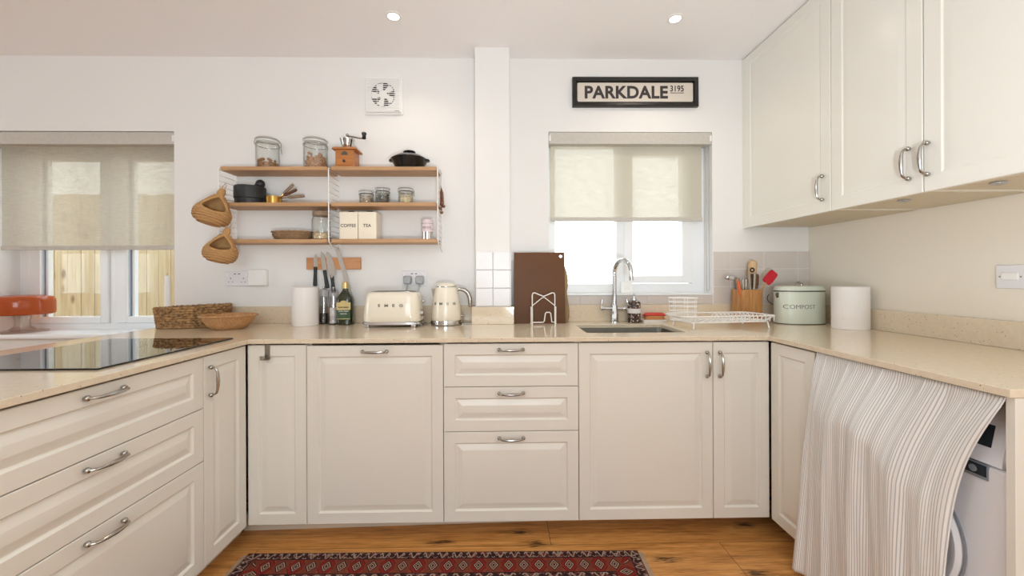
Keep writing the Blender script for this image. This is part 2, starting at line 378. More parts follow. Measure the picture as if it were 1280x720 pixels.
# ------------------------------------------------------------------ mesh builder
class MB:
    def __init__(s): s.bm = bmesh.new(); s.xf = None; s.bev = False
    def _v(s, p):
        p = Vector(p)
        if s.xf is not None: p = s.xf @ p
        return s.bm.verts.new(p)
    def box(s, x0, x1, y0, y1, z0, z1, bev=0.0, seg=2):
        vs = [s._v((x, y, z)) for z in (z0, z1) for y in (y0, y1) for x in (x0, x1)]
        fs = [(0, 2, 3, 1), (4, 5, 7, 6), (0, 1, 5, 4), (2, 6, 7, 3), (0, 4, 6, 2), (1, 3, 7, 5)]
        F = [s.bm.faces.new([vs[i] for i in f]) for f in fs]
        if bev > 0:
            s.bev = True
            E = list({e for f in F for e in f.edges})
            bmesh.ops.bevel(s.bm, geom=E, offset=bev, segments=seg, affect='EDGES', profile=0.5)
        return s
    def loft(s, rings, cap0=True, cap1=True, closed=True):
        vr = [[s._v(p) for p in r] for r in rings]
        n = len(vr[0])
        for a, b in zip(vr, vr[1:]):
            for i in range(n if closed else n - 1):
                j = (i + 1) % n
                try: s.bm.faces.new((a[i], a[j], b[j], b[i]))
                except ValueError: pass
        if cap0 and len(vr[0]) > 2: s.bm.faces.new(list(reversed(vr[0])))
        if cap1 and len(vr[-1]) > 2: s.bm.faces.new(vr[-1])
        return s
    def lathe(s, prof, c=(0, 0, 0), n=32, sx=1.0, sy=1.0, cap0=False, cap1=False, power=2.0):
        rings = []
        for r, z in prof:
            ring = []
            for i in range(n):
                a = 2 * PI * i / n; ca, sa = math.cos(a), math.sin(a)
                if power != 2.0:
                    ca = math.copysign(abs(ca) ** (2 / power), ca); sa = math.copysign(abs(sa) ** (2 / power), sa)
                ring.append((c[0] + max(r, 1e-5) * sx * ca, c[1] + max(r, 1e-5) * sy * sa, c[2] + z))
            rings.append(ring)
        return s.loft(rings, cap0, cap1)
    def cyl(s, c, r, z0, z1, n=24, bev=0.0, sx=1, sy=1):
        if bev: pr = [(r - bev, z0), (r, z0 + bev), (r, z1 - bev), (r - bev, z1)]
        else: pr = [(r, z0), (r, z1)]
        return s.lathe(pr, c, n, sx, sy, True, True)
    def tube(s, path, r, n=8, closed=False, cap=True):
        path = [Vector(p) for p in path]; m = len(path); rings = []
        rad = r if isinstance(r, (list, tuple)) else [r] * m
        prev = None
        for i, p in enumerate(path):
            if closed: t = path[(i + 1) % m] - path[i - 1]
            else: t = path[min(i + 1, m - 1)] - path[max(i - 1, 0)]
            if t.length < 1e-9: t = Vector((0, 0, 1))
            t.normalize()
            if prev is None:
                a = Vector((0, 0, 1)) if abs(t.z) < 0.9 else Vector((1, 0, 0))
                u = t.cross(a).normalized()
            else:
                u = (prev - t * prev.dot(t))
                u = u.normalized() if u.length > 1e-6 else t.orthogonal().normalized()
            prev = u; w = t.cross(u)
            rings.append([p + (u * math.cos(2 * PI * k / n) + w * math.sin(2 * PI * k / n)) * rad[i] for k in range(n)])
        if closed: rings.append(rings[0]); return s.loft(rings, False, False)
        return s.loft(rings, cap, cap)
    def rod(s, a, b, r, n=8): return s.tube([a, b], r, n)
    def sphere(s, c, r, seg=16, sx=1, sy=1, sz=1):
        k = max(6, seg // 2)
        return s.lathe([(r * math.sin(PI * i / k), -r * sz * math.cos(PI * i / k)) for i in range(k + 1)], c, seg, sx, sy)
    def ico(s, c, r, sc=(1, 1, 1), rot=None):
        t = (1 + 5 ** 0.5) / 2; L = math.hypot(1, t)
        P = [(-1, t, 0), (1, t, 0), (-1, -t, 0), (1, -t, 0), (0, -1, t), (0, 1, t), (0, -1, -t), (0, 1, -t), (t, 0, -1), (t, 0, 1), (-t, 0, -1), (-t, 0, 1)]
        F = [(0, 11, 5), (0, 5, 1), (0, 1, 7), (0, 7, 10), (0, 10, 11), (1, 5, 9), (5, 11, 4), (11, 10, 2), (10, 7, 6), (7, 1, 8), (3, 9, 4), (3, 4, 2), (3, 2, 6), (3, 6, 8), (3, 8, 9), (4, 9, 5), (2, 4, 11), (6, 2, 10), (8, 6, 7), (9, 8, 1)]
        vs = []
        for p in P:
            q = Vector((p[0] * sc[0], p[1] * sc[1], p[2] * sc[2])) * (r / L)
            if rot is not None: q = rot @ q
            vs.append(s._v(Vector(c) + q))
        for f in F: s.bm.faces.new([vs[i] for i in f])
        return s
    def prism(s, poly, axis, a0, a1):
        """extrude a 2-D polygon; axis 'y': poly=(x,z); 'z': (x,y); 'x': (y,z)"""
        def P(p, a):
            return {'y': (p[0], a, p[1]), 'z': (p[0], p[1], a), 'x': (a, p[0], p[1])}[axis]
        return s.loft([[P(p, a0) for p in poly], [P(p, a1) for p in poly]], True, True)
    def cells(s, xs, ys, inside, z0, z1, axis='z'):
        """solid made of grid cells, extruded along an axis"""
        def P(x, y, z): return (x, y, z) if axis == 'z' else (x, z, y)
        V = {}
        def v(i, j, k):
            if (i, j, k) not in V: V[(i, j, k)] = s._v(P(xs[i], ys[j], (z0, z1)[k]))
            return V[(i, j, k)]
        nx, ny = len(xs) - 1, len(ys) - 1
        I = lambda i, j: 0 <= i < nx and 0 <= j < ny and inside((xs[i] + xs[i + 1]) / 2, (ys[j] + ys[j + 1]) / 2)
        for i in range(nx):
            for j in range(ny):
                if not I(i, j): continue
                s.bm.faces.new((v(i, j, 0), v(i, j + 1, 0), v(i + 1, j + 1, 0), v(i + 1, j, 0)))
                s.bm.faces.new((v(i, j, 1), v(i + 1, j, 1), v(i + 1, j + 1, 1), v(i, j + 1, 1)))
                if not I(i - 1, j): s.bm.faces.new((v(i, j, 0), v(i, j, 1), v(i, j + 1, 1), v(i, j + 1, 0)))
                if not I(i + 1, j): s.bm.faces.new((v(i + 1, j, 0), v(i + 1, j + 1, 0), v(i + 1, j + 1, 1), v(i + 1, j, 1)))
                if not I(i, j - 1): s.bm.faces.new((v(i, j, 0), v(i + 1, j, 0), v(i + 1, j, 1), v(i, j, 1)))
                if not I(i, j + 1): s.bm.faces.new((v(i, j + 1, 0), v(i, j + 1, 1), v(i + 1, j + 1, 1), v(i + 1, j + 1, 0)))
        return s
    def raised_panel(s, w, h, t=0.018, y=-0.02, x0=0.0, z0=0.0, fr=0.048, dep=1.0):
        """routed raised-panel front, facing -Y, front face at y"""
        prof = [(0.0, t), (0.0, 0.0018), (0.0018, 0.0), (fr, 0.0), (fr + 0.005, 0.0075 * dep), (fr + 0.008, 0.008 * dep), (fr + 0.032, 0.001 * dep), (fr + 0.035, 0.0006 * dep)]
        lim = min(w, h) / 2 - 0.004
        rings = []
        for ins, d in prof:
            i = min(ins, lim)
            rings.append([(x0 + i, y + d, z0 + i), (x0 + w - i, y + d, z0 + i), (x0 + w - i, y + d, z0 + h - i), (x0 + i, y + d, z0 + h - i)])
        return s.loft(rings, True, True)
    def build(s, name, m, parent=None, loc=None, smooth=True, angle=32, normals=True):
        if normals: bmesh.ops.recalc_face_normals(s.bm, faces=s.bm.faces[:])
        me = bpy.data.meshes.new(name); s.bm.to_mesh(me); s.bm.free()
        if smooth:
            me.shade_smooth(); me.set_sharp_from_angle(angle=R(angle))
        for q in (m if isinstance(m, (list, tuple)) else [m]): me.materials.append(q)
        o = bpy.data.objects.new(name, me); COL.objects.link(o)
        if s.bev and smooth:
            wn = o.modifiers.new('weighted_normals', 'WEIGHTED_NORMAL'); wn.keep_sharp = True; wn.weight = 80
        if parent is not None: o.parent = parent
        if loc is not None: o.location = loc
        return o

def tag(o, label=None, cat=None, group=None, kind=None):
    if label: o['label'] = label
    if cat: o['category'] = cat
    if group: o['group'] = group
    if kind: o['kind'] = kind
    return o
def thing(name, label, cat, loc=(0, 0, 0), rz=0.0, group=None, rot=None):
    o = bpy.data.objects.new(name, None); COL.objects.link(o)
    o.empty_display_size = 0.05
    o.location = loc; o.rotation_euler = rot if rot else (0, 0, rz)
    return tag(o, label, cat, group)
def struct(name, mb, m, **k):
    return tag(mb.build(name, m, **k), kind='structure')
def struct_root(name, loc=(0, 0, 0)):
    o = bpy.data.objects.new(name, None); COL.objects.link(o); o.location = loc
    return tag(o, kind='structure')

def text_bm(txt, size, depth, bold=0.0, sx=1.0, spacing=1.0):
    """lettering as mesh: lies in the XZ plane facing -Y, centred on the origin"""
    cu = bpy.data.curves.new('lettering', 'FONT'); cu.body = txt; cu.size = size; cu.extrude = depth / 2
    cu.offset = bold; cu.space_character = spacing; cu.align_x = 'CENTER'; cu.align_y = 'CENTER'; cu.resolution_u = 4
    ob = bpy.data.objects.new('lettering_tmp', cu); COL.objects.link(ob)
    dg = bpy.context.evaluated_depsgraph_get(); me = bpy.data.meshes.new_from_object(ob.evaluated_get(dg))
    bpy.data.objects.remove(ob); bpy.data.curves.remove(cu)
    mb = MB(); mb.bm.from_mesh(me); bpy.data.meshes.remove(me)
    xs = [v.co.x for v in mb.bm.verts]; ys = [v.co.y for v in mb.bm.verts]
    cx, cy = (min(xs) + max(xs)) / 2, (min(ys) + max(ys)) / 2
    for v in mb.bm.verts: v.co = Vector(((v.co.x - cx) * sx, -v.co.z, v.co.y - cy))
    return mb
def shift(mb, d):
    for v in mb.bm.verts: v.co += Vector(d)
    return mb

def arc(c, r, a0, a1, n, u=(1, 0, 0), w=(0, 0, 1)):
    c, u, w = Vector(c), Vector(u), Vector(w)
    return [c + u * (r * math.cos(a0 + (a1 - a0) * i / n)) + w * (r * math.sin(a0 + (a1 - a0) * i / n)) for i in range(n + 1)]

# ------------------------------------------------------------------ room
XL, XR, YF, ZC = -5.2, 1.855, -5.0, 2.474
LW = (-3.058, -1.933, 0.822, 2.034)      # left window opening
RW = (0.277, 1.266, 1.058, 2.037)        # window above the sink
WT = 0.26
mb = MB()
mb.cells([XL - .2, LW[0], LW[1], RW[0], RW[1], XR + .2], [-0.02, LW[2], RW[2], LW[3], RW[3], ZC + .15],
         lambda x, z: not (LW[0] < x < LW[1] and LW[2] < z < LW[3]) and not (RW[0] < x < RW[1] and RW[2] < z < RW[3]), 0.0, WT, 'y')
struct('wall_back', mb, M['wall'])
struct('wall_right', MB().box(XR, XR + .2, YF, 0, -0.02, ZC + .15), mat('wall_paint_warm_bounce', (232, 224, 211), .85, var=.015, vscale=2.0, bump=.05, bscale=220))  # warm bounced light is put into this wall's colour
LO = (-3.4, -1.4, .9, 2.1)               # added opening in the unseen left wall, lets in side light
mb = MB(); mb.cells([YF, LO[0], LO[1], 0], [-0.02, LO[2], LO[3], ZC + .15], lambda y, z: not (LO[0] < y < LO[1] and LO[2] < z < LO[3]), XL - .2, XL, 'y')
for v in mb.bm.verts: v.co = Vector((v.co.y, v.co.x, v.co.z))
struct('wall_left', mb, M['wall'])
FD = (-1.0, .8, 0.95, 2.15)             # added opening behind the camera, lets in extra light
mb = MB(); mb.cells([XL - .2, FD[0], FD[1], XR + .2], [-0.02, FD[2], FD[3], ZC + .15], lambda x, z: not (FD[0] < x < FD[1] and FD[2] < z < FD[3]), YF - .25, YF, 'y')
struct('wall_front', mb, M['wall'])
struct('floor', MB().box(XL, XR, YF, 0, -0.06, 0.0), M['floor'])
struct('ceiling', MB().box(XL, XR, YF, 0, ZC, ZC + .12), M['ceil'])
struct('wall_pillar', MB().box(-0.155, 0.041, -0.12, 0.0, 0.90, ZC, 0.002), M['wall'])
# frame and pane of the added window behind the camera
d = struct_root('added_window_4')
mb = MB()
for k in range(2):
    x = FD[0] + (FD[1] - FD[0]) * k
    mb.box(max(FD[0], x - .05), min(FD[1], x + .05), YF - .12, YF - .05, FD[2], FD[3], .004)
mb.box(FD[0], FD[1], YF - .12, YF - .05, FD[3] - .08, FD[3], .004); mb.box(FD[0], FD[1], YF - .12, YF - .05, FD[2], FD[2] + .08, .004)
mb.build('window_frame', M['pvc'], d)
MB().box(FD[0] + .04, FD[1] - .04, YF - .095, YF - .085, FD[2] + .05, FD[3] - .05).build('pane', M['pane'], d)

w = struct_root('added_window_3')  # invented left-wall window, an opening for side light
mb = MB()
for y in (LO[0], (LO[0] + LO[1]) / 2 - .03, LO[1] - .06): mb.box(XL - .12, XL - .06, y, y + .06, LO[2], LO[3], .003)
mb.box(XL - .12, XL - .06, LO[0], LO[1], LO[2], LO[2] + .06, .003); mb.box(XL - .12, XL - .06, LO[0], LO[1], LO[3] - .06, LO[3], .003)
mb.build('window_frame', M['pvc'], w)
MB().box(XL - .095, XL - .089, LO[0] + .05, LO[1] - .05, LO[2] + .05, LO[3] - .05).build('pane', M['pane'], w)

# left window
w = struct_root('window_1')
x0, x1, z0, z1, yf = LW[0], LW[1], 0.842, LW[3], 0.2
mb = MB()
mb.box(x0, x0 + .062, yf, yf + .06, z0, z1, .003); mb.box(x1 - .06, x1, yf, yf + .06, z0, z1, .003)
mb.box(x0 + .06, x1 - .06, yf, yf + .06, z0, .884, .003); mb.box(x0 + .06, x1 - .06, yf, yf + .06, z1 - .05, z1, .003)
mb.box(-2.496, -2.456, yf, yf + .06, .88, z1 - .04, .003)
mb.build('window_frame', M['pvc'], w)
for a, b in ((-2.994, -2.497), (-2.455, -1.995)):
    mb = MB(); sw = .074
    ys = yf - .012
    mb.box(a, a + sw, ys, ys + .06, .885, z1 - .052, .006); mb.box(b - .052, b, ys, ys + .06, .885, z1 - .052, .006)
    mb.box(a + sw - .002, b - .050, ys, ys + .06, .885, .885 + .042, .006); mb.box(a + sw - .002, b - .050, ys, ys + .06, z1 - .052 - .062, z1 - .052, .006)
    mb.box(a + sw + .014, a + sw + .028, ys + .022, ys + .05, .925, z1 - .112, .002)
    sa = mb.build('sash', M['pvc'], w)
    mb = MB(); e = .004
    mb.box(a + sw, a + sw + .014, ys + .026, ys + .05, .927, z1 - .114); mb.box(b - .052 - e, b - .052, ys + .03, ys + .05, .927, z1 - .114)
    mb.build('glazing_gasket', M['gasket'], sa)
    MB().box(a + sw, b - .052, ys + .034, ys + .04, .925, z1 - .112).build('pane', M['pane'], sa)
mb = MB(); mb.box(x0 + .001, x1 - .001, -.002, yf + .002, .822, .846)
mb.box(-3.02, x1 - .001, -.035, .0, .818, .847, .009, 3)
mb.build('window_sill', M['pvc'], w)

# window above the sink
w = struct_root('window_2')
x0, x1, z0, z1, yf = RW[0], RW[1], RW[2], RW[3], 0.1
mb = MB()
mb.box(x0, x0 + .05, yf, yf + .06, z0, z1, .003); mb.box(1.186, x1, yf, yf + .06, z0, z1, .003)
mb.box(x0 + .048, 1.188, yf, yf + .06, z0, 1.122, .003); mb.box(x0 + .048, 1.188, yf, yf + .06, 1.98, z1, .003)
mb.box(.712, .762, yf, yf + .06, 1.12, 1.982, .003)
mb.build('window_frame', M['pvc'], w)
mb = MB(); ys = yf - .012; a, b, c, e = .757, 1.184, 1.126, 1.975
mb.box(a, .813, ys, ys + .06, c, e, .006); mb.box(1.122, b, ys, ys + .06, c, e, .006)
mb.box(.811, 1.124, ys, ys + .06, c, 1.172, .006); mb.box(.811, 1.124, ys, ys + .06, 1.922, e, .006)
sa = mb.build('sash', M['pvc'], w)
MB().box(.811, 1.124, ys + .034, ys + .04, 1.17, 1.924).build('pane', M['pane'], sa)
MB().box(x0 + .048, .714, ys + .034, ys + .04, 1.12, 1.982).build('pane', M['pane'], w)
MB().box(x0 + .001, x1 - .001, -.012, yf, z0 - .004, z0 + .006, .003).build('window_sill', M['pvc'], w)

# tile patches on the walls
mb = MB()
for i in range(2):
    for j in range(3):
        mb.box(-.153 + .0975 * i, -.153 + .0975 * i + .0955, -.128, -.1195, 1.002 + .1035 * j, 1.002 + .1035 * j + .1015, .003)
for j in range(3): mb.box(.0405, .048, -.118, -.002, 1.002 + .1035 * j, 1.002 + .1035 * j + .1015, .002)
struct('trim_1', mb, M['tile'])
mb = MB()
xs = [1.268, 1.372, 1.577, 1.783, 1.853]
for a, b in zip(xs, xs[1:]):
    for j in range(3):
        mb.box(a + .0016, b - .0016, -.008, -.0005, 1.0 + .1055 * j + .0016, 1.0 + .1055 * (j + 1) - .0016, .0012)
x = 0.05
while x < 1.262:
    e = min(x + .205, 1.262)
    mb.box(x + .001, e - .001, -.008, -.0005, 1.001, 1.0535, .0015); x += .205
mb.box(.05, .151, -.008, -.0005, 1.056, 1.158, .0015); mb.box(.153, .273, -.008, -.0005, 1.056, 1.158, .0015)
mb.box(.05, .151, -.008, -.0005, 1.16, 1.265, .0015); mb.box(.153, .273, -.008, -.0005, 1.16, 1.265, .0015)
struct('trim_2', mb, M['tile_b'])
struct('trim_3', MB().box(.046, 1.268, -.004, 0, 1.0, 1.055).box(1.268, 1.853, -.0065, 0, 1.0, 1.316), M['grout'])

# outside the left window: a pine fence
mb = MB(); x = -6.2
while x < -0.9:
    wd = random.uniform(.108, .122)
    mb.box(x, x + wd - .004, 1.3 + random.uniform(0, .008), 1.322, -.2, 1.93 + random.uniform(-.01, .01), .002); x += wd
mb.box(-6.2, -.9, 1.325, 1.37, 0.3, 0.38); mb.box(-6.2, -.9, 1.325, 1.37, 1.6, 1.68)
tag(mb.build('garden_fence', M['fence']), 'new pine board fence standing outside the left window', 'fence')
t = thing('backdrop', 'added pale house beyond the pine fence outside the left window', 'backdrop', (-9.5, 8.0, -.2))  # invented block behind the fence, darkens the sky seen through the blind
MB().box(-5.5, 5.2, -2.6, 2.6, 0, 5.2).build('wall', mat('pale_render', (206, 200, 190), .9, var=.03), t)
MB().prism([(-2.9, 5.2), (2.9, 5.2), (0, 7.2)], 'x', -5.7, 5.4).build('roof', mat('roof_tiles', (122, 96, 84), .8, var=.15), t)
struct('ground', MB().box(-9, 9, .27, 9, -.4, -.2), mat('garden_paving', (170, 164, 154), .9, var=.15))

# ------------------------------------------------------------------ worktop
WTZ = 0.90
xs = [-1.88, -1.107, .40, .882, 1.18, 1.853]
ys = [-1.76, -1.496, -.639, -.5, -.164, -.001]
def in_top(x, y):
    if .40 < x < .882 and -.5 < y < -.164: return False
    if y > -.639: return True
    if x < -1.107: return True
    return x > 1.18 and y > -1.496
wt = thing('worktop', 'speckled beige quartz worktop running round three sides of the kitchen', 'worktop', (0, 0, 0))
mb = MB(); mb.cells(xs, ys, in_top, WTZ - .02, WTZ)
o = mb.build('slab', M['quartz'], wt, angle=30)
bv = o.modifiers.new('bevel', 'BEVEL'); bv.width = .002; bv.segments = 2; bv.limit_method = 'ANGLE'; bv.angle_limit = R(60); bv.harden_normals = True
mb = MB()
mb.box(-1.9, -.177, -.02, -.0005, WTZ + .0004, 1.0, .0015); mb.box(-.176, .062, -.14, -.1205, WTZ + .0004, 1.0, .0015)
mb.box(-.176, -.157, -.122, -.018, WTZ + .0004, 1.0); mb.box(.0435, .062, -.122, -.018, WTZ + .0004, 1.0)
mb.box(.0625, 1.853, -.02, -.0005, WTZ + .0004, 1.0, .0015)
tag(mb.build('worktop_upstand', M['quartz']), 'long beige quartz upstand along the back wall and around the pillar', 'upstand')
tag(MB().box(1.835, 1.8545, -1.496, -.021, WTZ + .0004, 1.0, .0015).build('worktop_upstand', M['quartz']), 'beige quartz upstand along the right wall behind the kitchen roll', 'upstand')

# undermount sink
sk = thing('kitchen_sink', 'stainless steel undermount sink bowl below the chrome tap', 'sink', (.641, -.332, WTZ - .02))
a, b, dp = .246, .173, .17
def rr(w, h, r, z, n=5):
    P = []
    for cx, cy, a0 in ((w - r, h - r, 0), (-w + r, h - r, PI / 2), (-w + r, -h + r, PI), (w - r, -h + r, 1.5 * PI)):
        for i in range(n + 1):
            t = a0 + PI / 2 * i / n; P.append((cx + r * math.cos(t), cy + r * math.sin(t), z))
    return P
mb = MB(); mb.loft([rr(a + .018, b + .018, .03, -.0005), rr(a, b, .02, -.0005), rr(a - .004, b - .004, .02, -.1), rr(a - .008, b - .008, .03, -dp + .015), rr(a - .03, b - .03, .03, -dp), rr(.03, .03, .0299, -dp - .004)], False, True)
mb.build('bowl', M['steel'], sk, normals=False)
mb = MB()
for dx in (-.018, .018): mb.cyl((dx, 0, 0), .011, 0, .004, 16)
for v in mb.bm.verts: v.co = Vector((v.co.x + .035, b - .0045 - v.co.z, v.co.y - .045))
mb.build('overflow', M['dark'], sk)
mb = MB(); mb.cyl((0, 0, -dp - .003), .042, 0, .004, 24, .001); mb.build('drain', M['chrome'], sk)

# ------------------------------------------------------------------ cabinets
def handle_mb(L=.118):
    h = L / 2 - .006; mb = MB()
    for sx in (-1, 1):
        mb.lathe([(.0, .004), (.0065, .004), (.0085, -.001), (.0085, -.004), (.006, -.010), (.0, -.011)], (0, 0, 0), 14)
        vs = mb.bm.verts[-14 * 6:] if False else None
    mb.bm.clear()
    for sx in (-1, 1):
        mb.sphere((sx * h, -.0075, 0), .0085, 14)
        mb.xf = Matrix.Translation((sx * h, 0, 0)) @ Matrix.Rotation(R(90), 4, 'X')
        mb.cyl((0, 0, 0), .0055, -.001, .006, 12); mb.xf = None
    P = [(-h, -.008, 0), (-h + .003, -.02, 0), (-h + .009, -.027, 0), (-h + .02, -.0305, 0), (-h + .038, -.0325, 0), (0, -.033, 0)]
    rd = [.0042, .0042, .0045, .005, .006, .0066]
    P2 = P + [(-p[0], p[1], p[2]) for p in reversed(P[:-1])]; rd2 = rd + list(reversed(rd[:-1]))
    mb.tube(P2, rd2, 10)
    return mb
def add_handle(parent, x, z, vertical=False):
    mb = handle_mb()
    rot = Matrix.Rotation(R(90), 4, 'Y') if vertical else Matrix.Identity(4)
    T = Matrix.Translation((x, -.02, z)) @ rot
    for v in mb.bm.verts: v.co = T @ v.co
    return tag(mb.build('handle', M['nickel'], parent), 'curved chrome bow handle')
def carcass(root, w, d, z0, z1, top=False, mt='carcass'):
    mb = MB(); t = .016
    mb.box(.0015, t, 0, d, z0, z1); mb.box(w - t, w - .0015, 0, d, z0, z1)
    mb.box(t, w - t, 0, d, z0, z0 + t); mb.box(t, w - t, d - .01, d, z0 + t, z1)
    if top: mb.box(t, w - t, 0, d, z1 - t, z1)
    return mb.build('carcass', M[mt], root)
def base_cabinet(label, loc, rz, w, fronts, d=.55, name='base_cabinet', cat='cabinet', group=None):
    """fronts: list of (kind, z0, z1, handle)"""
    root = thing(name, label, cat, loc, rz, group)
    carcass(root, w, d, .08, .878)
    g = .0015
    for kind, z0, z1, hd in fronts:
        mb = MB(); mb.raised_panel(w - 2 * g, z1 - z0, x0=g, z0=z0)
        p = mb.build(kind, M['cab'], root, angle=9)
        if hd == 'top': add_handle(p, w / 2, z1 - .026)
        elif hd == 'left': add_handle(p, .029, z1 - .098, True)
        elif hd == 'right': add_handle(p, w - .029, z1 - .098, True)
    return root
YB = -.604
DT = .872
base_cabinet('narrow cream base cabinet with a grey hook over its door, in the left corner', (-1.1215, YB, 0), 0, .2565, [('door', .083, DT, None)])
base_cabinet('cream panelled dishwasher front with one handle at the top, under the toaster', (-.865, YB, 0), 0, .6, [('door', .083, DT - .004, 'top')], name='dishwasher', cat='dishwasher')
dr = [('drawer', .083, .481, 'top'), ('drawer', .484, .679, 'top'), ('drawer', .682, DT, 'top')]
base_cabinet('cream three-drawer base cabinet on the back wall under the chopping boards', (-.265, YB, 0), 0, .6, dr)
base_cabinet('wide cream base cabinet under the sink with its handle at top right', (.335, YB, 0), 0, .604, [('door', .083, DT, 'right')])
base_cabinet('narrow cream base cabinet with its handle at top left, right of the sink cabinet', (.939, YB, 0), 0, .256, [('door', .083, DT, 'left')])
LX = -1.142
base_cabinet('wide cream cabinet of three deep drawers under the black hob', (LX, -1.636, 0), R(90), .756, dr)
base_cabinet('narrow cream corner cabinet at far end of the hob run, handle beside the drawers', (LX, -.88, 0), R(90), .249, [('door', .083, DT, 'left')])
base_cabinet('narrow cream cabinet without handle, in the right corner beside the striped curtain', (1.215, -.632, 0), R(-90), .256, [('door', .083, DT, None)])
# plinths
struct('baseboard_back', MB().prism([(-1.20, -.526), (1.29, -.455), (1.29, -.439), (-1.20, -.510)], 'z', 0, .079), M['carcass'])
struct('baseboard_left', MB().box(-1.218, -1.202, -1.70, -.541, 0, .079, .001), M['carcass'])
struct('baseboard_right', MB().box(1.291, 1.307, -.886, -.541, 0, .079, .001), M['carcass'])
# end panels
tag(MB().box(1.197, 1.84, -1.492, -1.474, 0, .879, .001).build('end_panel', M['cab']), 'cream end panel supporting the right end of the worktop', 'panel')
tag(MB().box(-1.74, -1.705, -1.74, -.02, 0, .879, .001).build('back_panel', M['cab']), 'cream back panel of the hob run facing the left window', 'panel')

# wall cabinets
def wall_cabinet(label, y_start, w, handle):
    root = thing('wall_cabinet', label, 'cabinet', (1.469, y_start, 0), R(-90), 'wall cabinets on the right wall')
    z0, z1 = 1.456, 2.470
    t = .016; d = .383; mb = MB()
    mb.box(.0008, t, 0, d, z0 + .004, z1); mb.box(w - t, w - .0008, 0, d, z0 + .004, z1)
    mb.box(t, w - t, d - .01, d, z0 + .004, z1); mb.box(t, w - t, 0, d, z1 - t, z1)
    c = mb.build('carcass', M['cab'], root)
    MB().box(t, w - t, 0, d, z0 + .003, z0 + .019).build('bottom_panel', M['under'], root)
    mb = MB(); mb.raised_panel(w - .003, z1 - z0, x0=.0015, z0=z0 - .002, fr=.055, dep=.45)
    p = mb.build('door', M['cab'], root, angle=6)
    if handle == 'right': add_handle(p, w - .042 if w > .5 else w - .045, z0 + .108, True)
    else: add_handle(p, .018, z0 + .108, True)
    return root
wall_cabinet('tall cream wall cabinet touching the back wall, farthest of the row', -.022, .637, 'right')
wall_cabinet('cream wall cabinet in the middle of the row with handle at its right edge', -.660, .39, 'right')
wall_cabinet('cream wall cabinet nearest the camera, handle at its left edge', -1.051, .39, 'left')
struct('trim_4', MB().box(1.4505, 1.469, -.0215, -.0005, 1.454, 2.47), M['cab'])
for (x, y, lb) in ((1.558, -.876, 'grey under-cabinet fitting below the middle wall cabinet'), (1.563, -1.172, 'grey under-cabinet fitting below the nearest wall cabinet')):
    t = thing('cabinet_fitting', lb, 'fitting', (x, y, 1.459), R(38), 'fittings under the wall cabinets')  # cabinet assembly fitting, gives no light
    mb = MB(); mb.lathe([(0.001, -.001), (.034, -.001), (.036, -.0035), (.03, -.005), (.001, -.0052)], (0, 0, 0), 28, 1, .55); mb.build('housing', M['grey_plastic'], t)
    mb = MB(); mb.box(-.026, .026, -.004, .004, -.0068, -.004, .001); mb.build('clip', M['steel'], t)
for i, (x, y) in enumerate(((1.52, -.588), (1.537, -.66), (1.8, -.588), (1.8, -.70))): pass

# ------------------------------------------------------------------ hob
hb = thing('induction_hob', 'black glass induction hob set flat in the left worktop', 'hob', (-1.45, -.915, WTZ))
mb = MB(); mb.box(-.262, .268, -.3, .292, .0003, .006, .0015); mb.build('glass_top', M['hob'], hb)
def ring(cx, cy, r, w=.0012):
    mb = MB(); n = 48; A = [(cx + r * math.cos(2 * PI * i / n), cy + r * math.sin(2 * PI * i / n)) for i in range(n)]
    B = [(cx + (r - w) * math.cos(2 * PI * i / n), cy + (r - w) * math.sin(2 * PI * i / n)) for i in range(n)]
    mb.loft([[(p[0], p[1], .0062) for p in A], [(p[0], p[1], .0062) for p in B]], False, False)
    mb.build('zone_marking', M['hobmark'], hb, normals=False)
for cx, cy, r in ((-.12, .15, .012), (-.12, -.15, .012), (.1, .15, .012), (.1, -.15, .012)): ring(cx, cy, r)

# ------------------------------------------------------------------ tap
tp = thing('kitchen_tap', 'tall chrome swan-neck tap with two levers behind the sink', 'tap', (.655, -.055, WTZ))
mb = MB(); mb.lathe([(.026, 0), (.026, .006), (.021, .010), (.021, .05), (.019, .056), (.0175, .1), (.014, .104)], (0, 0, 0), 24, cap0=True, cap1=True); mb.build('body', M['chrome'], tp)
mb = MB()
u = Vector((.36, -.93, 0)).normalized(); rr_ = .074
path = [Vector((0, 0, .09)), Vector((0, 0, .2)), Vector((0, 0, .288))] + arc((u.x * rr_, u.y * rr_, .288), rr_, PI, 0, 14, u, (0, 0, 1))[1:] + [Vector((u.x * 2 * rr_ + .001, u.y * 2 * rr_, .265)), Vector((u.x * 2 * rr_ + .002, u.y * 2 * rr_, .246))]
mb.tube(path, .0125, 16); mb.build('spout', M['chrome'], tp)
for sx in (-1, 1):
    mb = MB(); mb.tube([(sx * .012, 0, .08), (sx * .045, 0, .08), (sx * .055, 0, .08)], [.011, .011, .013], 14)
    mb.tube([(sx * .055, 0, .08), (sx * .078, 0, .08)], .013, 14)
    mb.xf = Matrix.Translation((sx * .08, 0, .083)) @ Matrix.Rotation(R(-8 * sx), 4, 'Y')
    mb.box(-.004, .004, -.009, .009, -.01, .052, .003); mb.xf = None
    mb.build('lever', M['chrome'], tp)

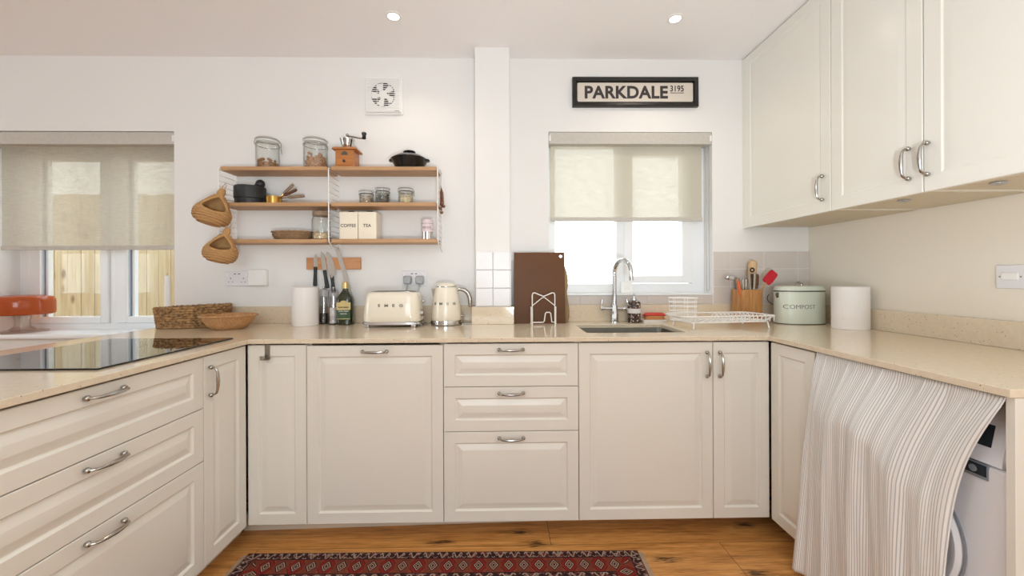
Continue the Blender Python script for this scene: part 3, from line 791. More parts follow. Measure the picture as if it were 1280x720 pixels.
# ------------------------------------------------------------------ shelf unit
su = thing('wall_shelf', 'two-bay oak and white wire shelf unit on the back wall', 'shelf', (0, 0, 0))
XS = (-1.568, -.966, -.362)
SZ = (1.383, 1.587, 1.787)
for x0, x1 in ((-1.562, -.976), (-.956, -.370)):
    for z in SZ:
        mb = MB()
        mb.prism([(x0, -.15), (x1, -.15), (x1, -.003), (x0, -.003)], 'z', z - .021, z)
        bmesh.ops.bevel(mb.bm, geom=mb.bm.edges[:], offset=.003, segments=2, affect='EDGES')
        mb.bev = True; mb.build('shelf_board', M['oak'], su)
for x in XS:
    mb = MB(); r = .0033
    mb.rod((x, -.006, 1.318), (x, -.006, 1.806), r); 
    mb.tube([(x, -.008, 1.322), (x, -.03, 1.328), (x, -.125, 1.352), (x, -.148, 1.366), (x, -.1535, 1.385), (x, -.1535, 1.772), (x, -.148, 1.779), (x, -.1, 1.781), (x, -.006, 1.783)], r)
    for k in range(14):
        z = 1.365 + .031 * k
        mb.rod((x, -.006, z), (x, -.1535, z), .0018, 6)
    mb.sphere((x, -.004, 1.318), .006, 10); mb.sphere((x, -.004, 1.806), .006, 10)
    mb.build('ladder_panel', M['greywire'], su)

# ------------------------------------------------------------------ jars
def scatter(parent, name, m, r, z0, z1, size, n, squash=(1, .8, .6)):
    mb = MB()
    mb.cyl((0, 0, 0), r * .82, z0, z0 + (z1 - z0) * .7, 20)
    for i in range(n):
        a = random.uniform(0, 2 * PI); q = r * math.sqrt(random.random()) if random.random() < .45 else r
        q = min(q, r - size * .9); z = random.uniform(z0 + size * .6, z1)
        rot = Matrix.Rotation(random.uniform(0, PI), 3, 'Z') @ Matrix.Rotation(random.uniform(0, PI), 3, 'X')
        mb.ico((q * math.cos(a), q * math.sin(a), z), size * random.uniform(.7, 1.1), squash, rot)
    o = mb.build(name, m, parent, smooth=False)
    return tag(o, kind='stuff')
def clip_jar(label, loc, r, h, fill_mat, fill_h, size, n, rz, group):
    t = thing('clip_top_jar', label, 'jar', loc, rz, group)
    bh = h * .85
    mb = MB()
    mb.lathe([(.001, 0), (r * .9, 0), (r, .006), (r, bh * .82), (r * .97, bh * .92), (r * .9, bh), (r * .9 - .003, bh), (r * .94, bh * .92), (r - .003, bh * .82), (r - .003, .008), (r * .88, .004), (.001, .004)], (0, 0, 0), 36)
    mb.build('glass_body', M['glass'], t)
    mb = MB(); mb.lathe([(.001, bh + .004), (r * .90, bh + .004), (r * .94, bh + .007), (r * .93, h - .012), (r * .84, h - .003), (.001, h)], (0, 0, 0), 36); mb.build('glass_lid', M['glass'], t)
    mb = MB(); mb.lathe([(r * .88, bh), (r * .95, bh), (r * .95, bh + .004), (r * .88, bh + .004), (r * .88, bh)], (0, 0, 0), 32); tag(mb.build('rubber_seal', M['pvc'], t), 'pale rubber ring')
    mb = MB(); wr = .0013 if r < .05 else .0017
    for z in (bh * .9, bh + .012): mb.tube([(1.02 * r * math.cos(2 * PI * i / 28), 1.02 * r * math.sin(2 * PI * i / 28), z) for i in range(28)], wr, 6, True)
    mb.tube([(r * 1.02, -.008, bh * .9), (r * 1.12, -.008, bh * .8), (r * 1.16, 0, bh * .62), (r * 1.12, .008, bh * .8), (r * 1.02, .008, bh * .9)], wr, 6)
    mb.tube([(r * 1.02, -.006, bh + .012), (r * 1.14, -.006, bh), (r * 1.12, 0, bh * .86)], wr, 6)
    mb.tube([(-r * 1.02, 0, bh * .9), (-r * 1.1, 0, bh * .97), (-r * 1.02, 0, bh + .012)], wr, 6)
    mb.build('wire_clip', M['steel'], t)
    scatter(t, 'contents', fill_mat, r - .005, .0045, fill_h, size, n)
    return t
G = 'clip-top glass jars on the shelves'
clip_jar('large glass clip jar with a few nuts, left end of the top shelf', (-1.342, -.08, SZ[2]), .061, .180, M['nuts'], .050, .011, 70, R(20), G)
clip_jar('large glass clip jar half full of chips, beside the coffee grinder', (-1.070, -.08, SZ[2]), .064, .178, M['dates'], .085, .011, 130, R(-10), G)
clip_jar('smallest clip jar of beige seeds, left of three on the middle shelf', (-.783, -.075, SZ[1]), .041, .074, M['beans'], .045, .005, 150, R(150), G)
clip_jar('clip jar of dark seeds, middle of three on the middle shelf', (-.690, -.075, SZ[1]), .041, .092, M['seeds'], .060, .005, 180, R(-60), G)
clip_jar('clip jar of pale grains, right of three on the middle shelf', (-.558, -.075, SZ[1]), .041, .092, M['pasta'], .055, .005, 170, R(10), G)
# tall jar with wooden lid
t = thing('storage_jar', 'tall glass jar of oats with a greyed wooden lid on the bottom shelf', 'jar', (-1.038, -.085, SZ[0]))
r, h = .05, .135
mb = MB(); mb.lathe([(.001, 0), (r * .92, 0), (r, .006), (r, h - .02), (r * .88, h - .006), (r * .88, h), (r * .84, h), (r * .84, h - .008), (r - .003, h - .022), (r - .003, .008), (.001, .004)], (0, 0, 0), 36); mb.build('glass_body', M['glass'], t)
mb = MB(); mb.cyl((0, 0, 0), r * .92, h + .001, h + .026, 36, .003); mb.build('lid', M['greywood'], t)
scatter(t, 'contents', M['oats'], r - .005, .0045, .046, .005, 220, (1, .8, .3))

# coffee grinder
t = thing('coffee_grinder', 'wooden box coffee grinder with hand crank on the top shelf', 'grinder', (-.886, -.088, SZ[2]))
mb = MB(); mb.box(-.052, .052, -.042, .042, .006, .100, .002); mb.build('wooden_box', M['beech'], t)
mb = MB(); mb.box(-.060, .060, -.05, .05, 0, .007, .002); mb.build('base_plate', M['beech'], t)
mb = MB(); mb.loft([rr(.068, .058, .008, .100), rr(.068, .058, .008, .107), rr(.058, .048, .008, .114)], True, True); mb.build('top_plate', M['beech'], t)
mb = MB(); mb.box(-.046, .046, -.0455, -.041, .012, .054, .002); q = mb.build('drawer', M['beech'], t)
mb = MB(); mb.sphere((0, -.052, .034), .0075, 14); mb.rod((0, -.045, .034), (0, -.05, .034), .004); mb.build('knob', M['black'], q)
mb = MB(); mb.prism([(-.019, .070), (.019, .070), (.017, .080), (.008, .088), (0, .091), (-.008, .088), (-.017, .080)], 'y', -.0438, -.0415); mb.build('emblem', M['rim'], t)
mb = MB(); mb.lathe([(.022, .112), (.026, .120), (.034, .140), (.040, .164), (.042, .168), (.042, .171), (.038, .171), (.036, .164), (.024, .122), (.001, .118)], (0, 0, 0), 32); mb.build('hopper', M['chrome'], t)
mb = MB(); mb.rod((0, 0, .118), (0, 0, .192), .005, 12); mb.sphere((0, 0, .195), .009, 12)
mb.rod((-.04, 0, .168), (.04, 0, .168), .003)
mb.tube([(0, 0, .19), (.03, -.004, .185), (.07, -.012, .174), (.098, -.018, .169), (.102, -.018, .169)], [.005, .0045, .004, .004, .004], 8); mb.build('crank', M['steel'], t)
mb = MB(); mb.lathe([(.006, 0), (.012, .004), (.010, .018), (.014, .032), (.012, .037), (.001, .039)], (.101, -.018, .166), 16, cap0=True); mb.build('crank_knob', M['black'], t)

# black casserole
t = thing('casserole_dish', 'small black lidded casserole dish at the right end of the top shelf', 'pot', (-.535, -.08, SZ[2]))
mb = MB(); mb.lathe([(.001, .0), (.072, .0), (.080, .01), (.100, .048), (.105, .056), (.098, .056), (.001, .050)], (0, 0, 0), 40); 
for sx in (-1, 1):
    mb.xf = Matrix.Translation((sx * .103, 0, .052)); mb.lathe([(.001, -.007), (.016, -.006), (.018, 0), (.016, .005), (.001, .006)], (0, 0, 0), 16, .8, 1.2); mb.xf = None
mb.build('dish', M['black'], t)
mb = MB(); mb.lathe([(.100, .057), (.098, .061), (.070, .078), (.045, .085), (.030, .087), (.028, .090), (.036, .100), (.033, .104), (.001, .104)], (0, 0, 0), 40, cap0=True); mb.build('lid', M['black'], t)

# mortar and pestle (the pestle leans in the mortar)
t = thing('mortar', 'black cast iron mortar on the left end of the middle shelf', 'mortar', (-1.443, -.078, SZ[1]))
mb = MB(); mb.lathe([(.001, 0), (.074, 0), (.076, .004), (.076, .028), (.080, .032), (.080, .096), (.077, .100), (.068, .100), (.066, .096), (.062, .05), (.04, .022), (.001, .018)], (0, 0, 0), 44); mb.build('bowl', M['black_matt'], t)
t = thing('pestle', 'black pestle leaning out of the mortar', 'pestle', (-1.443, -.078, SZ[1]))
mb = MB(); mb.tube([(-.02, 0, .040), (0, .0, .060), (.03, 0, .092), (.05, 0, .112), (.058, 0, .120)], [.018, .017, .017, .019, .022], 16); mb.sphere((.058, 0, .118), .0245, 18); mb.sphere((-.02, 0, .042), .020, 14); mb.build('shaft', M['black_matt'], t)

# brass measuring cups nested
specs = [(.044, .042, .000, (-.012, 0), R(0), M['greywood'], (.045, .03, .012, .13), 'largest brass measuring cup, outermost of the nested set, grey wooden handle'),
         (.037, .040, .0035, (-.012, 0), R(-8), M['walnut'], (.040, .05, .042, .105), 'middle brass measuring cup of the nested set, dark walnut handle'),
         (.030, .038, .007, (-.012, 0), R(12), M['greywood'], (.020, .056, .080, .075), 'smallest brass measuring cup of the nested set, its wooden handle pointing up')]
for r, h, dz, off, az, hm, (hx, hz, rise, ln), lb in specs:
    t = thing('measuring_cup', lb, 'measuring cup', (-1.306, -.085, SZ[1] + dz), az, 'brass measuring cups on the middle shelf')
    mb = MB(); mb.lathe([(.001, 0), (r - .003, 0), (r, .003), (r, h), (r - .0012, h), (r - .0012, .004), (.001, .0014)], (0, 0, 0), 36); mb.build('bowl', M['brass'], t)
    a = Vector((hx if hx > r - .003 else r - .002, 0, hz if dz else .030)); a = Vector((r - .001, 0, h - .006))
    e = a + Vector((ln, 0, rise)); mid = a + (e - a) * .3
    mb = MB(); mb.tube([a, mid], .003, 8); mb.build('shank', M['brass'], t)
    mb = MB(); mb.tube([a + (e - a) * .28, a + (e - a) * .36, a + (e - a) * .9, e], [.005, .0078, .0085, .0065], 12); mb.build('handle', hm, t)

# woven tray
t = thing('woven_tray', 'shallow woven oval tray lying on the bottom shelf', 'tray', (-1.203, -.08, SZ[0]))
mb = MB(); mb.lathe([(.001, .0), (.085, .0), (.100, .016), (.110, .040), (.113, .046), (.109, .047), (.095, .018), (.082, .006), (.001, .006)], (0, 0, 0), 40, 1.0, .58); mb.build('weave', M['tray'], t)
mb = MB()
for z, q in ((.012, .099), (.022, .104), (.031, .108), (.046, .114)):
    mb.tube([(q * math.cos(2 * PI * i / 48), .585 * q * math.sin(2 * PI * i / 48), z + .0012 * math.sin(i * 2.6)) for i in range(48)], .004, 6, True)
mb.build('coil', M['tray'], t)

# tins
def tin(label, loc, txt):
    t = thing('storage_tin', label, 'tin', loc, 0, 'cream storage tins on the bottom shelf')
    mb = MB(); mb.loft([rr(.050, .048, .006, 0), rr(.051, .049, .006, .003), rr(.051, .049, .006, .142)], True, True); mb.build('body', M['tin'], t)
    mb = MB(); mb.loft([rr(.0525, .0505, .006, .138), rr(.0525, .0505, .006, .151), rr(.050, .048, .006, .154)], True, True); ld = mb.build('lid', M['tin'], t)
    mb = MB(); mb.tube([(-.018, 0, .153), (-.018, 0, .160), (-.012, 0, .164), (.012, 0, .164), (.018, 0, .160), (.018, 0, .153)], .003, 8); mb.build('knob', M['black'], ld)
    mb = text_bm(txt, .0250, .0008, .0004, .95, 1.06); shift(mb, (0, -.0494, .077)); tag(mb.build('lettering', M['ink'], t, smooth=False), 'dark capital letters')
    return t
tin('cream square tin lettered COFFEE on the bottom shelf', (-.866, -.083, SZ[0]), 'COFFEE')
tin('cream square tin lettered TEA on the bottom shelf', (-.761, -.083, SZ[0]), 'TEA')
# pink canister
t = thing('canister', 'small pale pink and steel canister at right end of the bottom shelf', 'canister', (-.429, -.1, SZ[0]))
mb = MB(); mb.cyl((0, 0, 0), .033, 0, .05, 28, .002); mb.build('base', M['chrome'], t)
mb = MB(); mb.lathe([(.0335, .042), (.0335, .104), (.031, .110), (.029, .113), (.001, .114)], (0, 0, 0), 28, cap0=True); mb.build('sleeve', M['pink'], t)
mb = MB(); mb.lathe([(.0338, .088), (.0338, .090)], (0, 0, 0), 28); mb.lathe([(.0338, .0575), (.0338, .059)], (0, 0, 0), 28); 
mb.build('band', M['greyink'], t)
mb = MB()
for k in range(6):
    a = -PI / 2 + (k - 2.5) * .26; mb.xf = Matrix.Rotation(a + PI / 2, 4, 'Z')
    mb.box(-.003, -.0012, -.0345, -.033, .063, .070); mb.box(-.003, .002, -.0345, -.033, .0688, .070); 
    if k % 2: mb.box(.001, .0022, -.0345, -.033, .063, .070)
mb.xf = None
mb.build('print', M['ink'], t)

# hanging woven pouches
def pouch(label, loc, s, tilt, lean):
    t = thing('hanging_basket', label, 'basket', loc, 0, 'woven pouches hanging from the shelf ladder', rot=(R(-13), tilt, lean))
    # profile: squat bulb narrowing to a neck; mouth cut on the front-right
    prof = [(.02, .0), (.052, .002), (.074, .010), (.087, .024), (.092, .040), (.090, .056), (.082, .070), (.072, .083), (.061, .096), (.050, .110), (.039, .123), (.028, .134), (.019, .143), (.015, .150)]
    prof = [(q * .84, z * 1.04) for q, z in prof]
    n = 44; mb = MB(); rows = []
    for r, z in prof:
        rows.append([mb._v((r * s * math.cos(2 * PI * i / n), r * s * .85 * math.sin(2 * PI * i / n), z * s)) for i in range(n)])
    fd = -PI / 2 + .35
    def mouth(z):
        tt = (z - .046) / .092
        return 0.0 if tt <= 0 or tt >= 1 else .90 * math.sin(PI * tt ** .85) ** .62
    edge = []
    for j in range(len(rows) - 1):
        for i in range(n):
            a = 2 * PI * (i + .5) / n; da = (a - fd + PI) % (2 * PI) - PI
            zc = (prof[j][1] + prof[j + 1][1]) / 2; half = mouth(zc)
            if abs(da) < half: continue
            k = (i + 1) % n
            mb.bm.faces.new((rows[j][i], rows[j][k], rows[j + 1][k], rows[j + 1][i]))
    mb.bm.faces.new(list(reversed(rows[0])))
    o = mb.build('pouch_body', M['rope'], t)
    so = o.modifiers.new('thick', 'SOLIDIFY'); so.thickness = .006; so.offset = -1
    mb = MB()
    # rope coils on the outside
    def rad(z):
        for (r0, a0), (r1, a1) in zip(prof, prof[1:]):
            if a0 <= z <= a1: return r0 + (r1 - r0) * (z - a0) / (a1 - a0)
        return prof[-1][0]
    z = .004
    while z < .150:
        half = mouth(z)
        P = []
        a0, a1 = fd + half, fd + 2 * PI - half
        for i in range(41):
            a = a0 + (a1 - a0) * i / 40; r = rad(z) + .0015
            P.append((r * s * math.cos(a), r * s * .85 * math.sin(a), z * s))
        mb.tube(P if half > 0 else P[:-1], .0055 * s, 6, half == 0); z += .0105
    # rim of the mouth
    P = []
    for i in range(33):
        ph = PI * i / 32; half_a = 1.15 * math.cos(ph) if False else None
    L = []; Rr = []
    for i in range(17):
        tt = i / 16; z = .046 + tt * .092; half = mouth(z); r = rad(z) + .002
        L.append((r * s * math.cos(fd - half), r * s * .85 * math.sin(fd - half), z * s)); Rr.append((r * s * math.cos(fd + half), r * s * .85 * math.sin(fd + half), z * s))
    mb.tube(L[::-1] + Rr[1:-1], .0055 * s, 8, True)
    mb.sphere((0, 0, .152 * s), .017 * s, 12); mb.tube([(0, 0, .14 * s), (0, 0, .165 * s), (.002, 0, .185 * s)], [.017 * s, .018 * s, .013 * s], 10)
    mb.build('coil', M['rope'], t)
    mb = MB(); mb.tube([(.0, 0, .18 * s), (-.008, .004, .20 * s), (-.002, .010, .222 * s), (.008, .006, .21 * s), (.006, 0, .18 * s)], .0014, 6); mb.build('hanging_loop', M['rope'], t)
    return t
pouch('woven gourd-shaped pouch hanging upper left of the shelf ladder', (-1.566, -.235, 1.460), 1.10, R(14), R(10))
pouch('woven gourd-shaped pouch hanging below the other, near the wall socket', (-1.518, -.235, 1.256), 1.02, R(8), R(0))

# measuring spoons hanging on the right ladder
t = thing('measuring_spoons', 'bunch of copper measuring spoons hanging on the right shelf ladder', 'spoons', (-.346, -.125, 1.675))
mb = MB(); mb.tube([(.006 * math.cos(2 * PI * i / 14) - .006, 0, .006 * math.sin(2 * PI * i / 14)) for i in range(14)], .0012, 6, True); mb.build('ring', M['steel'], t)
for k, (dx, dy, L, mt) in enumerate(((-.006, .0, .125, 'copper'), (.006, -.006, .105, 'walnut'), (.000, .008, .15, 'copper'), (.012, .004, .115, 'copper'))):
    mb = MB(); mb.tube([(0, 0, -.004), (dx * .6, dy, -.03), (dx, dy, -L + .02)], [.0022, .0045, .003], 8)
    mb.build('handle', M[mt], t)
    mb = MB(); mb.xf = Matrix.Translation((dx, dy, -L)); mb.lathe([(.001, .0), (.009, .003), (.0125, .010), (.013, .014), (.0115, .013), (.008, .005), (.001, .002)], (0, 0, 0), 18, .8, 1.3); mb.xf = None; mb.build('spoon_bowl', M['copper'], t)

# ------------------------------------------------------------------ knives
rk = tag(MB().box(-1.154, -.839, -.022, -.0005, 1.216, 1.286, .002).build('knife_rack', M['rackwood']), 'oak magnetic knife bar fixed on the wall below the shelves', 'rack')
def knife(label, tip, heel, end, wb, pts, hm, bol, serr=False):
    """tip / heel / handle end in x,z; blade width wb"""
    t = thing('kitchen_knife', label, 'knife', (heel[0], -.026, heel[1]), 0, 'knives on the oak bar')
    T = Vector((tip[0] - heel[0], 0, tip[1] - heel[1])); L = T.length; d = T.normalized(); nrm = Vector((d.z, 0, -d.x))
    def P(a, b, y): q = d * a + nrm * b; return (q.x, y, q.z)
    poly = [(a * L, b * wb) for a, b in pts]
    mb = MB(); mb.loft([[P(a, b, .0035) for a, b in poly], [P(a, b, .0015) for a, b in poly]], True, True); mb.build('blade', M['blade'], t, angle=20)
    H = Vector((end[0] - heel[0], 0, end[1] - heel[1])); hl = H.length; hd = H.normalized()
    y = -.002
    if bol:
        mb = MB(); mb.tube([Vector((0, y, 0)) - hd * .004, Vector((0, y, 0)) + hd * .02], [.011, .008], 10); mb.build('bolster', M['chrome'], t)
    mb = MB(); rings = []
    hn = Vector((hd.z, 0, -hd.x))
    for a, wdt in ((.0, .0095), (.1, .0105), (.35, .0092), (.6, .0105), (.85, .0125), (.96, .0125), (1.0, .008)):
        c = hd * (hl * a); rings.append([c + hn * (wdt * math.cos(2 * PI * i / 12)) + Vector((0, y + .0085 * math.sin(2 * PI * i / 12), 0)) for i in range(12)])
    mb.loft(rings, True, True); hnd = mb.build('handle', M[hm], t)
    return t
std = [(1, -.1), (.8, .42), (.45, .5), (0, .5), (0, -.5), (.7, -.5)]
knife('small utility knife with black handle, leftmost on the oak bar', (-1.098, 1.306), (-1.098, 1.232), (-1.100, 1.118), .022, std, 'black_matt', False)
knife('utility knife with black handle, second from left on the oak bar', (-1.063, 1.322), (-1.045, 1.212), (-1.029, 1.105), .026, std, 'black_matt', False)
knife('broad chef knife with chrome bolster, third from left on the oak bar', (-1.018, 1.322), (-1.002, 1.180), (-.992, 1.08), .044, [(1, -.3), (.85, .1), (.5, .42), (.1, .5), (0, .5), (0, -.5), (.9, -.5)], 'black_matt', True)
knife('long pale bread knife slanting behind the oil bottle, rightmost on the oak bar', (-.974, 1.346), (-.914, 1.135), (-.885, 1.03), .026, [(1, -.3), (.99, .3), (.95, .5), (0, .5), (0, -.5), (.97, -.5)], 'steel', True)

# ------------------------------------------------------------------ sockets
def plate(mb, w, h, t=.009): mb.box(-w / 2, w / 2, -t, -.0005, -h / 2, h / 2, .0025)
def pins(mb, cx, cz):
    mb.box(cx - .002, cx + .002, -.0094, -.0085, cz + .008, cz + .016)
    for q in (-1, 1): mb.box(cx + q * .011 - .003, cx + q * .011 + .003, -.0094, -.0085, cz - .010, cz - .007)
def socket(label, x, z, grp):
    t = thing('wall_socket', label, 'socket', (x, 0, z), 0, grp)
    mb = MB(); plate(mb, .147, .090); mb.build('faceplate', M['socket'], t)
    for q in (-1, 1):
        mb = MB(); pins(mb, q * .037, -.012); mb.build('outlet', M['dark'], t)
        mb = MB(); mb.box(q * .012 - .006, q * .012 + .006, -.0094, -.0085, .024, .0285); mb.build('usb_port', M['dark'], t)
    for q in (-1, 1):
        mb = MB(); mb.box(q * .056 - .0065, q * .056 + .0065, -.0115, -.0085, .014, .030, .001); mb.build('switch', M['white_plastic'], t)
    return t
socket('double wall socket with empty outlets beside a square white box, by the left window', -1.564, 1.1655, 'double wall sockets')
socket('double wall socket with two grey plugs, between toaster and kettle', -.527, 1.163, 'double wall sockets')
t = thing('switch_box', 'square white control box next to the left wall socket', 'box', (-1.4355, 0, 1.170))
mb = MB(); mb.box(-.0515, .0515, -.03, -.0005, -.048, .047, .004); mb.build('housing', M['white_plastic'], t)
mb = MB(); mb.box(-.042, .046, -.0335, -.0295, -.044, .030, .002); mb.build('cover', M['white_plastic'], t)
def plug(label, x, z, path, grp='grey plugs by the toaster'):
    t = thing('power_plug', label, 'plug', (x, -.0098, z), 0, grp)
    mb = MB(); mb.loft([[(p[0], 0, p[1]) for p in [(q[0], q[1]) for q in rr(.024, .025, .012, 0)]], [(p[0] * .98, -.022, p[1] * .98) for p in rr(.024, .025, .012, 0)], [(p[0] * .75, -.032, p[1] * .75) for p in rr(.024, .025, .012, 0)]], True, True); mb.build('plug_body', M['grey_plastic'], t)
    mb = MB(); mb.tube([(0, -.014, -.022)] + path, [.0055, .0045] + [.0035] * (len(path) - 1), 8); mb.build('cord', M['grey_plastic'], t)
plug('grey plug in the left outlet, cord dropping behind the toaster', -.562, 1.152, [(-.002, -.02, -.04), (-.006, -.03, -.07), (-.008, -.032, -.14), (-.01, -.034, -.22), (-.012, -.036, -.246)])
plug('grey plug in the right outlet, cord dropping beside the kettle', -.490, 1.152, [(0, -.02, -.04), (-.008, -.03, -.07), (-.004, -.032, -.12), (.012, -.03, -.19), (.03, -.05, -.243), (.06, -.075, -.247)])
t = thing('fused_switch', 'white fused spur switch on the right wall', 'switch', (XR, -.979, 1.161), R(-90))
mb = MB(); plate(mb, .086, .086); mb.build('faceplate', M['socket'], t)
mb = MB(); mb.box(-.024, .024, -.0125, -.0085, -.012, .014, .0015); mb.build('rocker', M['white_plastic'], t)
mb = MB(); mb.rod((-.031, -.0096, 0), (-.031, -.0085, 0), .003, 10); mb.rod((.031, -.0096, 0), (.031, -.0085, 0), .003, 10); mb.build('screw', M['steel'], t)

# extractor fan
t = thing('extractor_fan', 'square white extractor fan high on the back wall', 'fan', (-.700, 0, 2.242))
mb = MB(); W = .111; mb.box(-W, W, -.012, -.0005, -W, W, .004)
mb.box(-W + .008, W - .008, -.026, -.010, -W + .01, W - .006, .006)
mb.build('housing', M['white_plastic'], t)
mb = MB(); mb.lathe([(.001, 0), (.071, 0)], (0, 0, 0), 40)
for v in mb.bm.verts: v.co = Vector((v.co.x, -.0265, v.co.y))
mb.build('opening', M['dark'], t)
mb = MB()
for k in range(5):
    a = 2 * PI * k / 5 + .5
    poly = [(.018 * math.cos(a), .018 * math.sin(a)), (.066 * math.cos(a - .15), .066 * math.sin(a - .15)), (.068 * math.cos(a + .2), .068 * math.sin(a + .2)), (.066 * math.cos(a + .5), .066 * math.sin(a + .5)), (.018 * math.cos(a + .9), .018 * math.sin(a + .9))]
    mb.prism(poly, 'y', -.0285, -.0272)
mb.xf = Matrix.Rotation(R(90), 4, 'X'); mb.cyl((0, 0, 0), .024, .0268, .0295, 24); mb.xf = None
mb.build('impeller', M['white_plastic'], t)
mb = MB()
for k in range(-8, 9):
    z = k * .0115
    if abs(z) < .1: mb.box(-.095, .095, -.0325, -.0295, z - .0016, z + .0016)
for k in (-2, -1, 0, 1, 2): mb.box(k * .034 - .0012, k * .034 + .0012, -.0315, -.0295, -.075, .075)
mb.build('grille', M['white_plastic'], t)
mb = MB(); mb.box(.070, .076, -.0275, -.0255, -.096, -.090); mb.box(.078, .094, -.0275, -.0255, -.0945, -.0915); mb.build('maker_mark', M['greyink'], t)

# sign
t = thing('street_sign', 'black framed PARKDALE street sign print above the sink window', 'sign', (.7965, 0, 2.2695), rot=(0, R(-.2), 0))
W, H = .3775, .0875; mb = MB()
mb.loft([[(-W, -.0005, -H), (W, -.0005, -H), (W, -.0005, H), (-W, -.0005, H)], [(-W, -.024, -H), (W, -.024, -H), (W, -.024, H), (-W, -.024, H)],
         [(-W + .006, -.028, -H + .006), (W - .006, -.028, -H + .006), (W - .006, -.028, H - .006), (-W + .006, -.028, H - .006)],
         [(-W + .022, -.024, -H + .022), (W - .022, -.024, -H + .022), (W - .022, -.024, H - .022), (-W + .022, -.024, H - .022)],
         [(-W + .026, -.012, -H + .026), (W - .026, -.012, -H + .026), (W - .026, -.012, H - .026), (-W + .026, -.012, H - .026)]], True, True)
mb.build('frame', M['blackwood'], t)
mb = MB(); P = rr(W - .030, H - .031, .008, 0); mb.loft([[(p[0], -.0125, p[1]) for p in P], [(p[0], -.0145, p[1]) for p in P]], True, True); mb.build('print', M['signpaper'], t)
mb = text_bm('PARKDALE', .104, .001, .0034, .80, 1.04)
xs_ = [v.co.x for v in mb.bm.verts]; zs_ = [v.co.z for v in mb.bm.verts]
kx = .500 / (max(xs_) - min(xs_)); kz = .076 / (max(zs_) - min(zs_))
for v in mb.bm.verts: v.co = Vector((v.co.x * kx - .054, v.co.y - .0152, v.co.z * kz))
tag(mb.build('lettering', M['ink'], t, smooth=False), 'dark capitals PARKDALE')
mb = text_bm('3195', .05, .001, .0008, .7)
xs_ = [v.co.x for v in mb.bm.verts]; zs_ = [v.co.z for v in mb.bm.verts]
kx = .082 / (max(xs_) - min(xs_)); kz = .036 / (max(zs_) - min(zs_))
for v in mb.bm.verts: v.co = Vector((v.co.x * kx + .251, v.co.y - .0152, v.co.z * kz + .022))
mb.box(.210, .292, -.0157, -.0147, -.0055, -.0025)
tag(mb.build('lettering', M['ink'], t, smooth=False), 'small underlined number 3195')

# ------------------------------------------------------------------ roller blinds
def blind(label, x0, x1, fx0, fx1, ztop, zbox, zbot, y, fab, chain):
    t = thing('roller_blind', label, 'blind', (0, 0, 0))
    mb = MB(); mb.box(x0, x1, y - .046, y + .03, zbox, ztop, .004); mb.build('cassette', M['blindbox'], t)
    for x in (x0, x1):
        q = -1 if x == x1 else 1
        mb = MB(); mb.box(min(x, x + q * .012), max(x, x + q * .012), y - .048, y - .04, zbox + .018, ztop - .018, .002); mb.build('bracket', M['white_plastic'], t)
    mb = MB(); nx, nz = 2, 2
    mb.box(fx0, fx1, y, y + .0008, zbot + .01, zbox + .01); mb.build('fabric', M[fab], t)
    mb = MB(); mb.box(fx0 - .003, fx1 + .003, y - .006, y + .008, zbot, zbot + .024, .003); bb = mb.build('bottom_bar', M['blindbox'], t)
    mb = MB()
    for x in (fx0 - .006, fx1 + .002): mb.box(x, x + .004, y - .007, y + .009, zbot - .001, zbot + .025, .001)
    mb.build('end_cap', M['white_plastic'], bb)
    if chain:
        cx, cz0 = chain; mb = MB()
        P = [(cx - .009, y - .03, zbox + .01)] + [(cx - .009, y - .03, cz0 + .02)] + arc((cx, y - .03, cz0 + .012), .009, PI, 2 * PI, 8) + [(cx + .009, y - .03, cz0 + .02), (cx + .009, y - .03, zbox + .01)]
        mb.tube(P, .0016, 6); mb.build('chain', M['grey_plastic'], t)
blind('grey linen roller blind half lowered over the left window', LW[0] + .004, LW[1] - .004, -2.985, LW[1] - .012, LW[3] - .003, 1.957, 1.339, .05, 'blind_a', None)
blind('cream roller blind half lowered over the window above the sink', RW[0] + .002, RW[1] - .002, .292, 1.224, RW[3] - .002, 1.964, 1.506, .045, 'blind_b', (1.246, 1.075))

# ------------------------------------------------------------------ worktop items
def paper_roll(label, loc, r, h, hole=.02):
    t = thing('paper_towel_roll', label, 'paper roll', loc, random.random(), 'white kitchen rolls on the worktop')
    mb = MB(); mb.lathe([(hole, .001), (r - .002, .0), (r, .002), (r, h - .003), (r - .003, h), (hole, h), (hole, .001)], (0, 0, 0), 48); mb.build('paper', M['paper'], t)
    mb = MB(); mb.lathe([(hole - .0002, .001), (hole - .0002, h - .001), (hole - .002, h - .001), (hole - .002, .001), (hole - .0002, .001)], (0, 0, 0), 24); mb.build('core', mat('cardboard', (188, 164, 134), .9), t)
paper_roll('white kitchen roll standing beside the pepper mills', (-1.116, -.112, WTZ), .069, .214)
paper_roll('white kitchen roll standing right of the mint compost bin', (1.756, -.405, WTZ), .077, .212)

